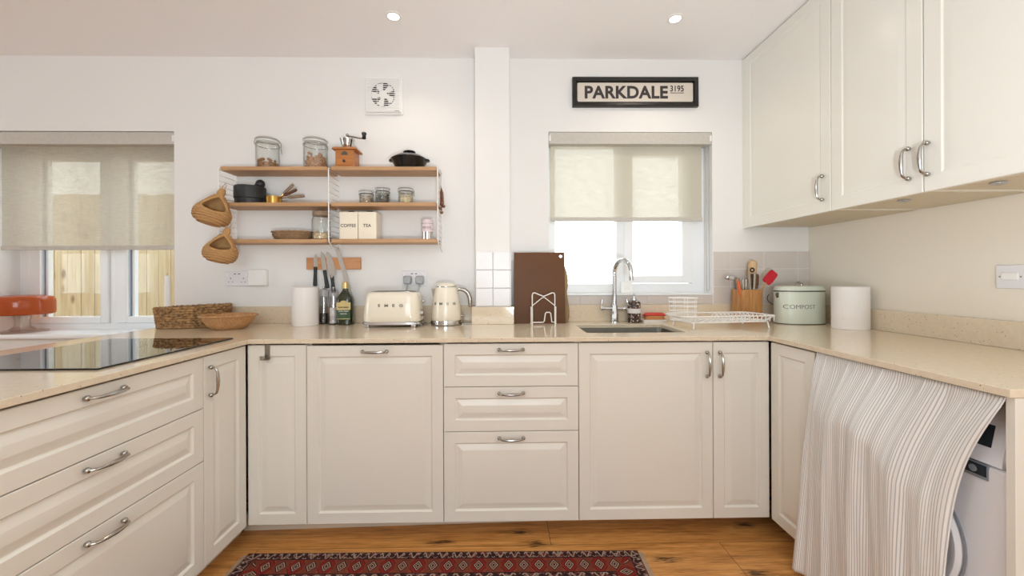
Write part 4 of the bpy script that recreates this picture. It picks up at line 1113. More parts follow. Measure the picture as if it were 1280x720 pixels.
def mill(label, loc, fm, fh):
    t = thing('spice_mill', label, 'mill', loc, 0, 'clear acrylic mills beside the oil bottle')
    mb = MB(); mb.lathe([(.001, 0), (.028, 0), (.029, .006), (.029, .03), (.025, .04), (.023, .09), (.024, .13), (.028, .15), (.028, .158), (.019, .158), (.0185, .13), (.0185, .09), (.022, .02), (.001, .005)], (0, 0, 0), 32); mb.build('acrylic_body', M['acrylic'], t)
    mb = MB(); mb.lathe([(.028, .160), (.028, .185), (.022, .198), (.012, .202), (.001, .203)], (0, 0, 0), 32, cap0=True); mb.build('acrylic_top', M['acrylic'], t)
    mb = MB(); mb.sphere((0, 0, .210), .007, 12); mb.rod((0, 0, .2), (0, 0, .206), .003); mb.build('knob', M['chrome'], t)
    mb = MB(); mb.rod((0, 0, .03), (0, 0, .16), .003, 8); mb.cyl((0, 0, 0), .012, .028, .038, 16); mb.build('spindle', M['chrome'], t)
    mb = MB(); mb.cyl((0, 0, 0), .0205, .006, fh, 24, .004); tag(mb.build('contents', fm, t), kind='stuff')
mill('clear acrylic mill with peppercorns beside the left kitchen roll', (-1.040, -.050, WTZ), M['pepper'], .062)
mill('clear acrylic mill of white salt beside the olive oil bottle', (-.973, -.078, WTZ), M['salt'], .098)

# olive oil
t = thing('oil_bottle', 'dark green olive oil bottle with gold cap and green label', 'bottle', (-.902, -.085, WTZ), R(6))
mb = MB(); q = 4.0
mb.lathe([(.001, 0), (.040, 0), (.0445, .004), (.0445, .140), (.041, .156), (.026, .178), (.0165, .190), (.0145, .20), (.0145, .222)], (0, 0, 0), 40, 1, .85, power=3.2); mb.build('glass_body', mat('dark_bottle_glass', (38, 44, 14), .05, var=.1, spec=.7), t)
mb = MB(); mb.cyl((0, 0, 0), .0172, .212, .243, 24, .002); mb.lathe([(.0185, .206), (.0185, .214)], (0, 0, 0), 24, cap0=True, cap1=True); mb.build('cap', M['gold'], t)
def lab(z0, z1, w):
    mb = MB(); a = [(-w, z0), (w, z0), (w, z1), (-w, z1)]
    mb.prism(a, 'y', -.0395, -.0365); return mb
l = lab(.030, .108, .036).build('label', M['label_green'], t)
mb = lab(.088, .128, .038); mb.prism([(-.020, .127), (.020, .127), (.012, .136), (0, .139), (-.012, .136)], 'y', -.0402, -.0366)
for v in mb.bm.verts: v.co.y -= .0006
l2 = mb.build('label', M['label_gold'], t)
mb = text_bm('FILIPPO BERIO', .0098, .0006, .0003, .9); shift(mb, (0, -.0410, .1)); mb.build('lettering', M['ink'], l2, smooth=False)
mb = text_bm('EXTRA VIRGIN', .009, .0006, .0002, .9); shift(mb, (0, -.0402, .078)); mb2 = text_bm('OLIVE OIL', .009, .0006, .0002, .9); 
me_ = bpy.data.meshes.new('t'); shift(mb2, (0, -.0402, .064)); mb2.bm.to_mesh(me_); mb2.bm.free(); mb.bm.from_mesh(me_); mb.build('lettering', M['label_white'], l, smooth=False)
mb = MB(); mb.box(-.034, .034, -.0402, -.039, .034, .0375); mb.box(-.034, .034, -.0402, -.039, .0855, .088); mb.build('band', M['label_gold'], l)

# toaster
t = thing('toaster', 'cream retro two-slice toaster with chrome base and lettering on the worktop', 'toaster', (-.606, -.150, WTZ))
def ss(w, h, z, n=48, p=4.5):
    P = []
    for i in range(n):
        a = 2 * PI * i / n; c, s_ = math.cos(a), math.sin(a)
        P.append((w * math.copysign(abs(c) ** (2 / p), c), h * math.copysign(abs(s_) ** (2 / p), s_), z))
    return P
mb = MB(); mb.loft([ss(.150, .092, .026), ss(.155, .095, .030), ss(.155, .095, .060), ss(.150, .090, .120), ss(.143, .084, .165), ss(.137, .078, .180), ss(.126, .068, .1875), ss(.10, .05, .189)], True, True); mb.build('body', M['cream'], t, angle=40)
mb = MB(); mb.loft([ss(.158, .098, .012), ss(.160, .1, .016), ss(.157, .097, .026), ss(.150, .09, .0265)], True, True)
mb.build('base', M['chrome'], t)
for sx in (-1, 1):
    for sy in (-1, 1):
        mb = MB(); mb.box(sx * .125 - .013, sx * .125 + .013, sy * .088 - .008, sy * .088 + .008, 0, .016, .003); mb.build('foot', M['chrome'], t)
mb = MB(); mb.loft([ss(.118, .058, .1885), ss(.118, .058, .1915), ss(.113, .053, .192)], True, True); mb.build('top_plate', M['steel'], t)
mb = MB(); mb.box(-.1, .1, -.038, -.012, .1915, .1926); mb.box(-.1, .1, .012, .038, .1915, .1926); mb.build('slot', M['dark'], t)
mb = MB(); mb.sphere((.160, 0, .135), .011, 14); mb.rod((.14, 0, .135), (.158, 0, .135), .004); mb.build('lever', M['chrome'], t)
mb = MB(); mb.xf = Matrix.Translation((.150, -.03, .072)) @ Matrix.Rotation(R(90), 4, 'Y'); mb.cyl((0, 0, 0), .021, 0, .012, 28, .002); mb.cyl((0, 0, 0), .015, .01, .02, 28, .002); mb.xf = None; mb.build('dial', M['chrome'], t)
for ch, dx in zip('SMEG', (-.058, -.019, .020, .060)):
    mb = text_bm(ch, .0200, .003, .0005, 1.4); shift(mb, (dx, -.0905, .117)); mb.build('lettering', M['nickel'], t, smooth=False)

# kettle
t = thing('kettle', 'cream retro kettle with chrome handle, right of the toaster', 'kettle', (-.322, -.115, WTZ))
mb = MB(); prof = [(.083, .026), (.085, .032), (.084, .06), (.079, .11), (.072, .16), (.064, .195), (.058, .210), (.056, .213)]
mb.lathe(prof, (0, 0, 0), 48, cap0=True, cap1=True); mb.build('body', M['cream'], t)
mb = MB(); mb.lathe([(.080, .0), (.087, .003), (.088, .012), (.086, .026), (.082, .0262)], (0, 0, 0), 48, cap0=True, cap1=True); mb.build('base', M['chrome'], t)
mb = MB(); mb.lathe([(.058, .2125), (.058, .2165), (.055, .2175)], (0, 0, 0), 40, cap0=True, cap1=True); mb.build('lid_ring', M['chrome'], t)
mb = MB(); mb.lathe([(.055, .217), (.054, .224), (.046, .232), (.028, .237), (.001, .238)], (0, 0, 0), 40, cap0=True); mb.build('lid', M['cream'], t)
mb = MB(); mb.loft([[(-.062, -.020, .150), (-.062, .020, .150), (-.070, .008, .150), (-.070, -.008, .150)], [(-.056, -.026, .203), (-.056, .026, .203), (-.084, .008, .203), (-.084, -.008, .203)]], True, True); mb.build('spout', M['chrome'], t)
mb = MB(); mb.tube([(.060, 0, .196), (.080, 0, .200), (.105, 0, .194), (.124, 0, .176), (.134, 0, .150), (.136, 0, .12), (.136, 0, .098)], [.011, .011, .0115, .0125, .0125, .012, .009], 14); mb.build('handle', M['nickel'], t)
mb = MB(); mb.tube([(.083, -.004, .05), (.098, -.004, .047), (.104, -.004, .058)], [.005, .004, .005], 8); mb.build('switch', M['chrome'], t)
mb = MB(); mb.box(.088, .150, -.02, .03, .0, .006, .002); mb.build('cord_plate', M['steel'], t)
for ch, a in zip('SMEG', (-.72, -.24, .24, .72)):
    mb = text_bm(ch, .0185, .003, .0005, 1.35)
    T = Matrix.Rotation(a, 4, 'Z') @ Matrix.Translation((0, -.0788, .122)) @ Matrix.Rotation(R(-8), 4, 'X')
    for v in mb.bm.verts: v.co = T @ v.co
    mb.build('lettering', M['nickel'], t, smooth=False)

# boards and stand
t = thing('chopping_board', 'tall dark brown chopping board with a corner hole, leaning on the wall', 'chopping board', (.212, -.098, WTZ), rot=(R(-5), 0, 0))
mb = MB(); hole = [(.125 + .0085 * math.cos(2 * PI * i / 16), .388 + .0085 * math.sin(2 * PI * i / 16)) for i in range(16)]
W, H = .1465, .411
# board with a real hole: four bars around the corner hole plus the main sheet
mb.cells([-W, .112, .138, W], [0.0, .375, .401, H], lambda x, z: not (.112 < x < .138 and .375 < z < .401), -.004, .004, 'y')
sq = [(.112, .375), (.138, .375), (.138, .401), (.112, .401)]
circ = [(.125 + .0095 * math.cos(-PI * .75 + 2 * PI * i / 16), .388 + .0085 * math.sin(-PI * .75 + 2 * PI * i / 16)) for i in range(16)]
sqp = []
for i in range(16):
    k = i // 4; f = (i % 4) / 4; a, b = sq[k], sq[(k + 1) % 4]; sqp.append((a[0] + (b[0] - a[0]) * f, a[1] + (b[1] - a[1]) * f))
mb.loft([[(p[0], -.004, p[1]) for p in sqp], [(p[0], -.004, p[1]) for p in circ], [(p[0], .004, p[1]) for p in circ], [(p[0], .004, p[1]) for p in sqp]], False, False)
bmesh.ops.remove_doubles(mb.bm, verts=mb.bm.verts[:], dist=1e-5)
mb.build('sheet', M['fibre'], t)
t = thing('serving_board', 'wavy-edged olive wood board half hidden behind the brown board', 'chopping board', (.235, -.068, WTZ), rot=(R(-5), 0, 0))
P = [(-.13, 0), (.143, 0), (.151, .03), (.152, .07), (.147, .11), (.139, .145), (.139, .18), (.145, .215), (.147, .25), (.141, .29), (.128, .33), (.108, .372), (.085, .392), (-.1, .39), (-.12, .37)]
mb = MB(); mb.prism(P, 'y', -.009, .009); bmesh.ops.bevel(mb.bm, geom=[e for e in mb.bm.edges], offset=.003, segments=2, affect='EDGES'); mb.build('plank', M['boardwood'], t)
t = thing('board_stand', 'white wire stand in front of the brown chopping board', 'stand', (.228, -.150, WTZ))
mb = MB(); r = .0033; a = .0635
for y in (0.0,):
    mb.tube([(-a, y, .0), (-a, y, .165), (-a + .004, y, .176), (-a + .014, y, .178), (-.006, y, .160), (0, y, .158), (.006, y, .160), (a - .014, y, .178), (a - .004, y, .176), (a, y, .165), (a, y, 0)], r, 8)
    mb.tube([(-a, y, .105), (-.008, y, .150), (0, y, .152), (.008, y, .150), (a, y, .105)], .0026, 8)
    mb.tube([(-a - .006, y + .01, .0), (-a - .006, y + .008, .10)], r, 8); mb.tube([(a + .006, y + .01, .0), (a + .006, y + .008, .10)], r, 8)
    mb.tube([(-a, y, .012), (-.002, y, .012), (.004, y, .02), (.010, y, .062), (.016, y, .068), (.034, y, .068), (.040, y, .062), (.046, y, .014), (a, y, .012)], r, 8)
for x in (-a - .006, a + .006): mb.tube([(x, .01, .0035), (x, .034, .0035)], r, 8)
for x in (-a, a):
    mb.sphere((x, 0, .004), .004, 8)
mb.build('wire_frame', M['wire'], t)

# glass jar of petals with pump
t = thing('soap_dispenser', 'glass dispenser of dried petals with a white band beside the tap', 'dispenser', (.764, -.075, WTZ))
mb = MB(); mb.lathe([(.001, .001), (.034, .001), (.0355, .004), (.0355, .115), (.030, .124), (.014, .129)], (0, 0, 0), 32); mb.build('petals', M['potpourri'], t)
mb = MB(); mb.lathe([(.001, 0), (.0355, 0), (.037, .004), (.037, .116), (.031, .126), (.014, .131)], (0, 0, 0), 32); mb.build('glass_body', M['pane'], t)
mb = MB(); mb.lathe([(.0376, .055), (.0376, .082)], (0, 0, 0), 32); mb.build('label_band', M['label_white'], t)
mb = MB(); mb.lathe([(.015, .129), (.015, .139), (.006, .141), (.004, .160), (.006, .161), (.006, .166), (.001, .167)], (0, 0, 0), 18, cap0=True); mb.tube([(0, 0, .162), (-.004, -.012, .162), (-.006, -.022, .158)], .0035, 8); mb.build('pump', M['chrome'], t)
# scrubbing brush on dish
t = thing('soap_dish', 'white oblong dish under the red brush beside the sink', 'dish', (.880, -.068, WTZ))
mb = MB(); mb.loft([rr(.066, .032, .012, 0), rr(.074, .040, .014, .018), rr(.071, .037, .012, .018), rr(.064, .03, .012, .006)], True, True); mb.build('dish', M['white_plastic'], t)
t = thing('scrubbing_brush', 'red-backed scrubbing brush with tan bristles lying in the white dish', 'brush', (.885, -.068, WTZ + .008))
mb = MB(); mb.loft([[(x, y, z + .014 * (1 - (x / .06) ** 2)) for x, y, z in rr(.056, .021, .018, .0)], [(x, y, z + .014 * (1 - (x / .06) ** 2)) for x, y, z in rr(.058, .022, .019, .024)]], True, True); mb.build('bristles', M['bristle'], t)
mb = MB(); mb.loft([[(x, y, z + .014 * (1 - (x / .07) ** 2)) for x, y, z in rr(.064, .025, .02, .025)], [(x, y, z + .014 * (1 - (x / .07) ** 2)) for x, y, z in rr(.066, .026, .021, .031)], [(x, y, z + .014 * (1 - (x / .07) ** 2)) for x, y, z in rr(.058, .02, .018, .037)]], True, True); mb.build('back', M['redbrush'], t)
# small white box on the ledge
t = thing('alarm_sensor', 'small white plastic box on the window frame behind the tap', 'box', (.770, .096, 1.064))
mb = MB(); mb.box(-.037, .037, -.016, -.0005 - .008, 0, .070, .004); mb.build('housing', mat('ivory_plastic', (244, 243, 240), .4), t)
mb = MB(); mb.box(-.018, .018, -.0185, -.0155, .022, .048, .002); mb.build('button', M['white_plastic'], t)

# dish rack
t = thing('dish_rack', 'white wire dish rack standing beside the sink', 'dish rack', (1.140, -.305, WTZ), R(6))
mb = MB(); r = .0028
W, H = .254, .112
rim = rr(W, H, .05, .072, 8)
rim = [(x, y, .060 + .010 * math.cos(x / W * 1.2)) for x, y, z in rim]
base = [(x * .84, y * .8, .034) for x, y, z in rim]
mb.tube(rim, r * 1.25, 8, True); mb.tube(base, r, 8, True)
n = len(rim)
for i in range(0, n, 2): mb.tube([rim[i], base[i]], r * .7, 6)
for k in range(-5, 6):
    x = k * .019 * 2; yy = H * .8 * .98
    mb.rod((x, -yy, .034), (x, yy, .034), r * .65, 6)
for k in range(-2, 3): mb.rod((-W * .83, k * .042, .032), (W * .83, k * .042, .032), r * .75, 6)
mb.build('wire_tray', M['wire'], t)
mb = MB()
for k in range(11):
    x = .012 + k * .023
    for sy in (-1, 1):
        y0 = sy * H * .86
        mb.tube([(x, y0 * .92, .036), (x + .006, y0 * .86, .060), (x + .012, y0 * .70, .066), (x + .014, y0 * .52, .058), (x + .010, y0 * .40, .036)], r * .8, 6)
    mb.rod((x, -H * .4, .036), (x, H * .4, .036), r * .7, 6)
mb.build('plate_divider', M['wire'], t)
for sx, sy in ((-.78, -.82), (.80, -.82), (-.78, .82), (.80, .82)):
    mb = MB(); x, y = sx * W, sy * H; mb.tube([(x, y, .036), (x + sx * .006, y + sy * .006, .004)], r * 1.1, 8); mb.sphere((x + sx * .006, y + sy * .006, .0045), .0045, 8); mb.build('foot', M['wire'], t)
# cutlery basket inside rack
t = thing('cutlery_basket', 'round white wire cutlery basket at the left end of the dish rack', 'cutlery holder', (.948, -.305, WTZ + .038))
mb = MB(); q = .070
for z, s_ in ((.0, .92), (.024, .96), (.048, .98), (.072, 1.0), (.094, 1.02), (.116, 1.04)):
    mb.tube([(q * s_ * math.cos(2 * PI * i / 32), q * s_ * .8 * math.sin(2 * PI * i / 32), z) for i in range(32)], .0025, 6, True)
for k in range(7):
    a = 2 * PI * k / 7 + .2
    mb.tube([(0, 0, 0), (q * .92 * math.cos(a), q * .92 * .8 * math.sin(a), 0), (q * 1.04 * math.cos(a), q * 1.04 * .8 * math.sin(a), .116)], .0016, 6)
mb.build('wire_cage', M['wire'], t)

# utensil holder and utensils
UH = (1.414, -.098)
t = thing('utensil_holder', 'acacia wood utensil holder between the dish rack and compost bin', 'utensil holder', (UH[0], UH[1], WTZ))
mb = MB(); mb.loft([rr(.061, .055, .012, 0), rr(.062, .056, .012, .003), rr(.062, .056, .012, .187), rr(.060, .054, .012, .190), rr(.051, .045, .010, .190), rr(.051, .045, .010, .012)], True, True); mb.build('wooden_pot', M['acacia'], t)
def utensil(name, label, cat, parts):
    t = thing(name, label, cat, (UH[0], UH[1], WTZ), 0, 'utensils in the wooden holder')
    for pn, mbx, m in parts: mbx.build(pn, M[m], t)
z0 = .014
# ladle
h_ = MB().tube([(-.02, .02, z0), (-.055, .015, .19), (-.066, .010, .25)], .0045, 10)
b_ = MB(); b_.xf = Matrix.Translation((-.085, -.002, .252)) @ Matrix.Rotation(R(14), 4, 'Y'); b_.lathe([(.001, .022), (.02, .019), (.036, .008), (.042, -.006), (.040, -.006), (.034, .006), (.018, .016), (.001, .019)], (0, 0, 0), 24); b_.xf = None
utensil('ladle', 'steel ladle with its bowl turned over the left side of the wooden holder', 'ladle', [('handle', h_, 'steel'), ('bowl', b_, 'chrome')])
h_ = MB().tube([(-.03, -.03, z0), (-.055, -.034, .15), (-.070, -.038, .228), (-.075, -.038, .244)], [.005, .0075, .0105, .006], 12)
utensil('peeler', 'orange-handled tool leaning left in the wooden holder', 'utensil', [('handle', h_, 'orangeplastic')])
a_ = MB(); 
for q in (-.012, .0): a_.tube([(-.012 + q, -.01, z0), (-.02 + q, -.024, .16), (-.022 + q * 1.5, -.03, .250)], [.002, .0035, .0045], 8)
utensil('whisk', 'slim steel utensil handles standing beside the ladle', 'utensil', [('handle', a_, 'nickel')])
# tongs
a_ = MB()
for q in (-1, 1):
    a_.xf = Matrix.Translation((.013, -.03, 0)) @ Matrix.Rotation(R(3.4 * q), 4, 'Y'); a_.box(-.006, .006, -.004, .004, z0, .285, .002); a_.xf = None
k_ = MB(); k_.xf = Matrix.Translation((.012, -.034, .302)) @ Matrix.Rotation(R(90), 4, 'X'); k_.tube([(.0105 * math.cos(2 * PI * i / 20), .0105 * math.sin(2 * PI * i / 20), 0) for i in range(20)], .0042, 8, True); k_.xf = None
utensil('tongs', 'steel tongs with a black pull ring upright in the wooden holder', 'tongs', [('arms', a_, 'nickel'), ('pull_ring', k_, 'black')])
a_ = MB().tube([(.03, .03, z0), (.042, .032, .2), (.052, .034, .262), (.058, .034, .335), (.059, .034, .352), (.060, .034, .358)], [.010, .010, .0225, .0235, .021, .012], 16)
utensil('rolling_pin', 'pale wooden rolling pin rising behind the tongs', 'rolling pin', [('roller', a_, 'palewood')])
def paddle(cx, cy, z, w, h, t_, tilt, rz=0):
    m_ = MB(); m_.xf = Matrix.Translation((cx, cy, z)) @ Matrix.Rotation(rz, 4, 'Z') @ Matrix.Rotation(tilt, 4, 'Y')
    P = [(-w * .45, 0), (w * .45, 0), (w * .5, h * .3), (w * .5, h * .85), (w * .4, h), (-w * .42, h), (-w * .5, h * .8), (-w * .5, h * .3)]
    m_.prism(P, 'y', -t_ / 2, t_ / 2); bmesh.ops.bevel(m_.bm, geom=m_.bm.edges[:], offset=t_ * .3, segments=2, affect='EDGES'); m_.xf = None
    return m_
a_ = MB().tube([(.02, -.005, z0), (.034, -.012, .205)], .005, 8)
utensil('wooden_spatula', 'dark walnut spatula behind the tongs in the wooden holder', 'spatula', [('handle', a_, 'walnut'), ('blade', paddle(.034, -.012, .195, .052, .085, .006, R(4)), 'walnut')])
a_ = MB().tube([(.034, .012, z0), (.050, .018, .215)], .005, 8); b_ = MB(); b_.xf = Matrix.Translation((.062, .018, .245)) @ Matrix.Rotation(R(12), 4, 'Y'); b_.sphere((0, 0, 0), .034, 16, .62, .25, 1.0); b_.xf = None
utensil('wooden_spoon', 'brown wooden spoon leaning right in the wooden holder', 'spoon', [('handle', a_, 'greywood'), ('bowl', b_, 'greywood')])
a_ = MB().tube([(.03, -.02, z0), (.075, -.03, .195), (.094, -.034, .235)], .0045, 8)
utensil('silicone_spatula', 'red silicone spatula leaning right out of the wooden holder', 'spatula', [('handle', a_, 'acacia'), ('blade', paddle(.090, -.034, .228, .054, .082, .011, R(40)), 'red')])

# compost bin
t = thing('compost_bin', 'pale mint enamel bin lettered COMPOST in the right corner', 'bin', (1.672, -.165, WTZ))
sy_ = .62; a = .131
mb = MB(); mb.lathe([(a - .006, .0), (a, .004), (a, .178), (a - .002, .182)], (0, 0, 0), 56, 1, sy_, cap0=True, cap1=True, power=2.3); mb.build('bucket', M['mint'], t)
mb = MB(); mb.lathe([(a - .003, 0), (a + .0012, .001), (a + .0012, .004), (a - .003, .005)], (0, 0, 0), 56, 1, sy_, power=2.3); 
mb.lathe([(a - .003, .179), (a + .002, .180), (a + .002, .185), (a - .003, .186)], (0, 0, 0), 56, 1, sy_, power=2.3); mb.build('rim', M['rim'], t)
mb = MB(); mb.lathe([(a + .001, .186), (a + .001, .190), (a - .006, .205), (a - .014, .210), (.001, .213)], (0, 0, 0), 56, 1, sy_, cap0=True, power=2.3); ld = mb.build('lid', M['mint'], t)
mb = MB(); mb.tube([(-.016, 0, .209), (-.014, 0, .224), (0, 0, .231), (.014, 0, .224), (.016, 0, .209)], [.007, .006, .0065, .006, .007], 10); mb.build('knob', M['nickel'], ld)
for sx in (-1, 1):
    mb = MB(); mb.xf = Matrix.Translation((sx * (a + .001), -.012, .160)); mb.box(-.003, .003, -.008, .008, -.014, .014, .002); mb.xf = None
    mb.sphere((sx * (a + .005), -.012, .162), .007, 10)
    mb.build('handle_lug', M['rim'], t)
mb = MB()
P = [(math.copysign(a + .009, math.cos(th)) if abs(math.cos(th)) > .995 else (a + .009 + .014 * math.sin(th) ** .5) * math.cos(th), .045 + .055 * math.sin(th) * 1.0, .162 - .075 * math.sin(th)) for th in [PI * i / 28 for i in range(29)]]
mb.tube(P, .0025, 8); mb.build('bail_handle', M['rim'], t)
mb = text_bm('COMPOST', .032, .002, -.0003, 1.0, 1.02)
for v in mb.bm.verts:
    x = v.co.x - .045; ct = max(-1, min(1, x / a)); yy = -a * sy_ * (max(0, 1 - abs(ct) ** 2.3)) ** (1 / 2.3)
    v.co = Vector((x, yy + v.co.y * .5 - .0004, v.co.z + .098))
mb.build('lettering', M['greyink'], t, smooth=False)

# basket and bowl by the left window
t = thing('seagrass_basket', 'dark woven seagrass basket on the worktop corner by the left window', 'basket', (-1.708, -.148, WTZ), R(14))
mb = MB()
def se(w, h, z, n=52, p=2.6, wob=0.0):
    P = []
    for i in range(n):
        a = 2 * PI * i / n; c, s_ = math.cos(a), math.sin(a)
        P.append((w * math.copysign(abs(c) ** (2 / p), c), h * math.copysign(abs(s_) ** (2 / p), s_), z + wob * math.sin(3 * a)))
    return P
mb.loft([se(.150, .088, .003), se(.160, .096, .01), se(.166, .101, .108), se(.158, .093, .108), se(.152, .088, .012)], True, True); mb.build('basket_wall', M['seagrass'], t)
mb = MB()
for k in range(9):
    z = .008 + k * .0128; w_ = .158 + .011 * k / 8; hh = .094 + .009 * k / 8
    P = se(w_, hh, z, 120); P = [(x + random.uniform(-.0015, .0015), y + random.uniform(-.0015, .0015), zz + random.uniform(-.0015, .0015) + (.006 * k / 8) * (x / .17)) for x, y, zz in P]
    mb.tube(P + P[:1], [(.0060 if (i + k) % 3 else .0088) for i in range(121)], 8, False, False)
mb.build('coil', M['seagrass'], t)
t = thing('rattan_bowl', 'pale rattan bowl with flared rim beside the dark basket', 'bowl', (-1.450, -.250, WTZ))
mb = MB(); mb.lathe([(.001, .0), (.072, .0), (.080, .004), (.100, .022), (.118, .050), (.122, .064), (.132, .068), (.133, .073), (.121, .072), (.112, .052), (.094, .026), (.074, .008), (.001, .006)], (0, 0, 0), 48, 1, .92); mb.build('woven_shell', M['rattan'], t)
mb = MB(); mb.tube([(.132 * math.cos(2 * PI * i / 48), .1215 * math.sin(2 * PI * i / 48), .071) for i in range(48)], .0045, 8, True); mb.build('rim', M['rattan'], t)

# candle on the sill
t = thing('taper_candle', 'white taper candle standing on the left window sill', 'candle', (-2.07, .115, .8465))
mb = MB(); mb.lathe([(.0145, .02), (.0135, .33), (.0125, .336), (.001, .338)], (0, 0, 0), 24, cap0=True); mb.build('wax', M['candle'], t)
mb = MB(); mb.rod((0, 0, .336), (.002, 0, .352), .0012, 6); mb.build('wick', M['dark'], t)
mb = MB(); mb.lathe([(.035, 0), (.036, .004), (.02, .010), (.0175, .03), (.0155, .034), (.0155, .02)], (0, 0, 0), 28, cap0=True); mb.build('holder', M['white_plastic'], t)

# lamp on the sill
t = thing('table_lamp', 'orange glass mushroom table lamp on the left window sill', 'lamp', (-2.897, .075, .8465))
mb = MB(); a = .138
mb.lathe([(a * .93, .108), (a * .985, .112), (a, .130), (a, .185), (a * .97, .203), (a * .88, .216), (a * .6, .224), (.001, .226), (.001, .222), (a * .58, .220), (a * .86, .211), (a * .94, .2), (a * .97, .185), (a * .97, .131), (a * .955, .116), (a * .93, .108)], (0, 0, 0), 48); mb.build('shade', M['orange'], t)
mb = MB(); mb.lathe([(.001, .002), (.108, .002), (.112, .006), (.108, .010), (.06, .016), (.036, .035), (.033, .07), (.04, .108), (.037, .108), (.030, .07), (.032, .035), (.055, .012), (.001, .009)], (0, 0, 0), 44); mb.build('glass_base', M['lampglass'], t)
mb = MB(); mb.cyl((0, 0, 0), .02, .10, .14, 20, .002); mb.build('bulb_holder', M['chrome'], t)
mb = MB(); mb.sphere((0, 0, .166), .027, 18); mb.build('bulb', emit_mat('warm_bulb', (255, 206, 150), 7.0), t)

# over-door hook
t = thing('over_door_hook', 'grey metal hook hung over the narrow corner cabinet door', 'hook', (-1.033, -.624, .872))
mb = MB(); mb.box(-.0115, .0115, -.0022, -.0004, -.058, .0042, .0006); mb.box(-.0115, .0115, -.0022, .022, .0028, .0044, .0005)
mb.build('strap', M['steel'], t)
mb = MB(); mb.box(-.0215, .0115, -.018, -.0022, -.063, -.058, .001); mb.box(-.0215, -.008, -.0195, -.0175, -.063, -.044, .001); mb.build('hook_tongue', M['steel'], t)

# ------------------------------------------------------------------ washing machine
t = thing('washing_machine', 'white front-loading washing machine behind the striped curtain', 'washing machine', (1.215, -1.183, 0))
mb = MB(); mb.box(.0, .58, -.284, .284, .015, .690, .012, 3); mb.build('body', M['wm'], t)
mb = MB()
P = [(-.004, .694), (.0, .72), (.018, .80), (.035, .838), (.06, .85), (.58, .85), (.58, .692)]
mb.prism([(p[0], p[1]) for p in P], 'y', -.284, .284)
bmesh.ops.bevel(mb.bm, geom=[e for e in mb.bm.edges if abs(e.verts[0].co.y - e.verts[1].co.y) < 1e-6], offset=.012, segments=3, affect='EDGES')
mb.bev = True; mb.build('control_panel', M['wm'], t)
mb = MB(); 
def on_panel(y0, y1, za, zb, off=.0015, th=.002):
    def px(z): return .0 + (.018) * (z - .72) / .08
    mb.loft([[(px(za) - off, y0, za), (px(za) - off, y1, za), (px(zb) - off, y1, zb), (px(zb) - off, y0, zb)], [(px(za) + th, y0, za), (px(za) + th, y1, za), (px(zb) + th, y1, zb), (px(zb) + th, y0, zb)]], True, True)
on_panel(-.245, -.10, .735, .79); mb.build('drawer_recess', M['wmdark'], t)
mb = MB(); mb.box(-.003, .002, -.243, -.175, .650, .690, .001); mb.build('badge', M['wmgrey'], t)
mb = MB(); mb.box(-.0045, -.002, -.240, -.180, .658, .686, .0005); 
mb.build('badge_window', M['wmdark'], t)
mb = MB(); mb.xf = Matrix.Translation((-.004, -.212, .671)) @ Matrix.Rotation(R(90), 4, 'Y'); mb.cyl((0, 0, 0), .009, -.002, .001, 20, .0005); mb.xf = None; mb.build('badge_symbol', M['wmgrey'], t)
mb = MB(); mb.xf = Matrix.Translation((0, 0, .43)) @ Matrix.Rotation(R(-90), 4, 'Y')
mb.lathe([(.19, -.004), (.19, .010), (.182, .018), (.165, .016), (.150, .004), (.15, -.002)], (0, 0, 0), 56); mb.xf = None; dd = mb.build('door_ring', M['wm'], t)
mb = MB(); mb.xf = Matrix.Translation((0, 0, .43)) @ Matrix.Rotation(R(-90), 4, 'Y')
mb.lathe([(.193, -.003), (.199, .006), (.194, .008), (.1905, -.002)], (0, 0, 0), 56); mb.build('door_seal', M['wmgrey'], dd)
mb = MB(); mb.xf = Matrix.Translation((0, 0, .43)) @ Matrix.Rotation(R(-90), 4, 'Y')
mb.lathe([(.152, .006), (.13, .0), (.08, .012), (.001, .016)], (0, 0, 0), 48, cap0=True); mb.build('door_glass', M['wmdark'], dd)
for sy in (-1, 1):
    for x in (.05, .53):
        mb = MB(); mb.cyl((x, sy * .24, 0), .02, 0, .02, 16); mb.build('foot', M['grey_plastic'], t)

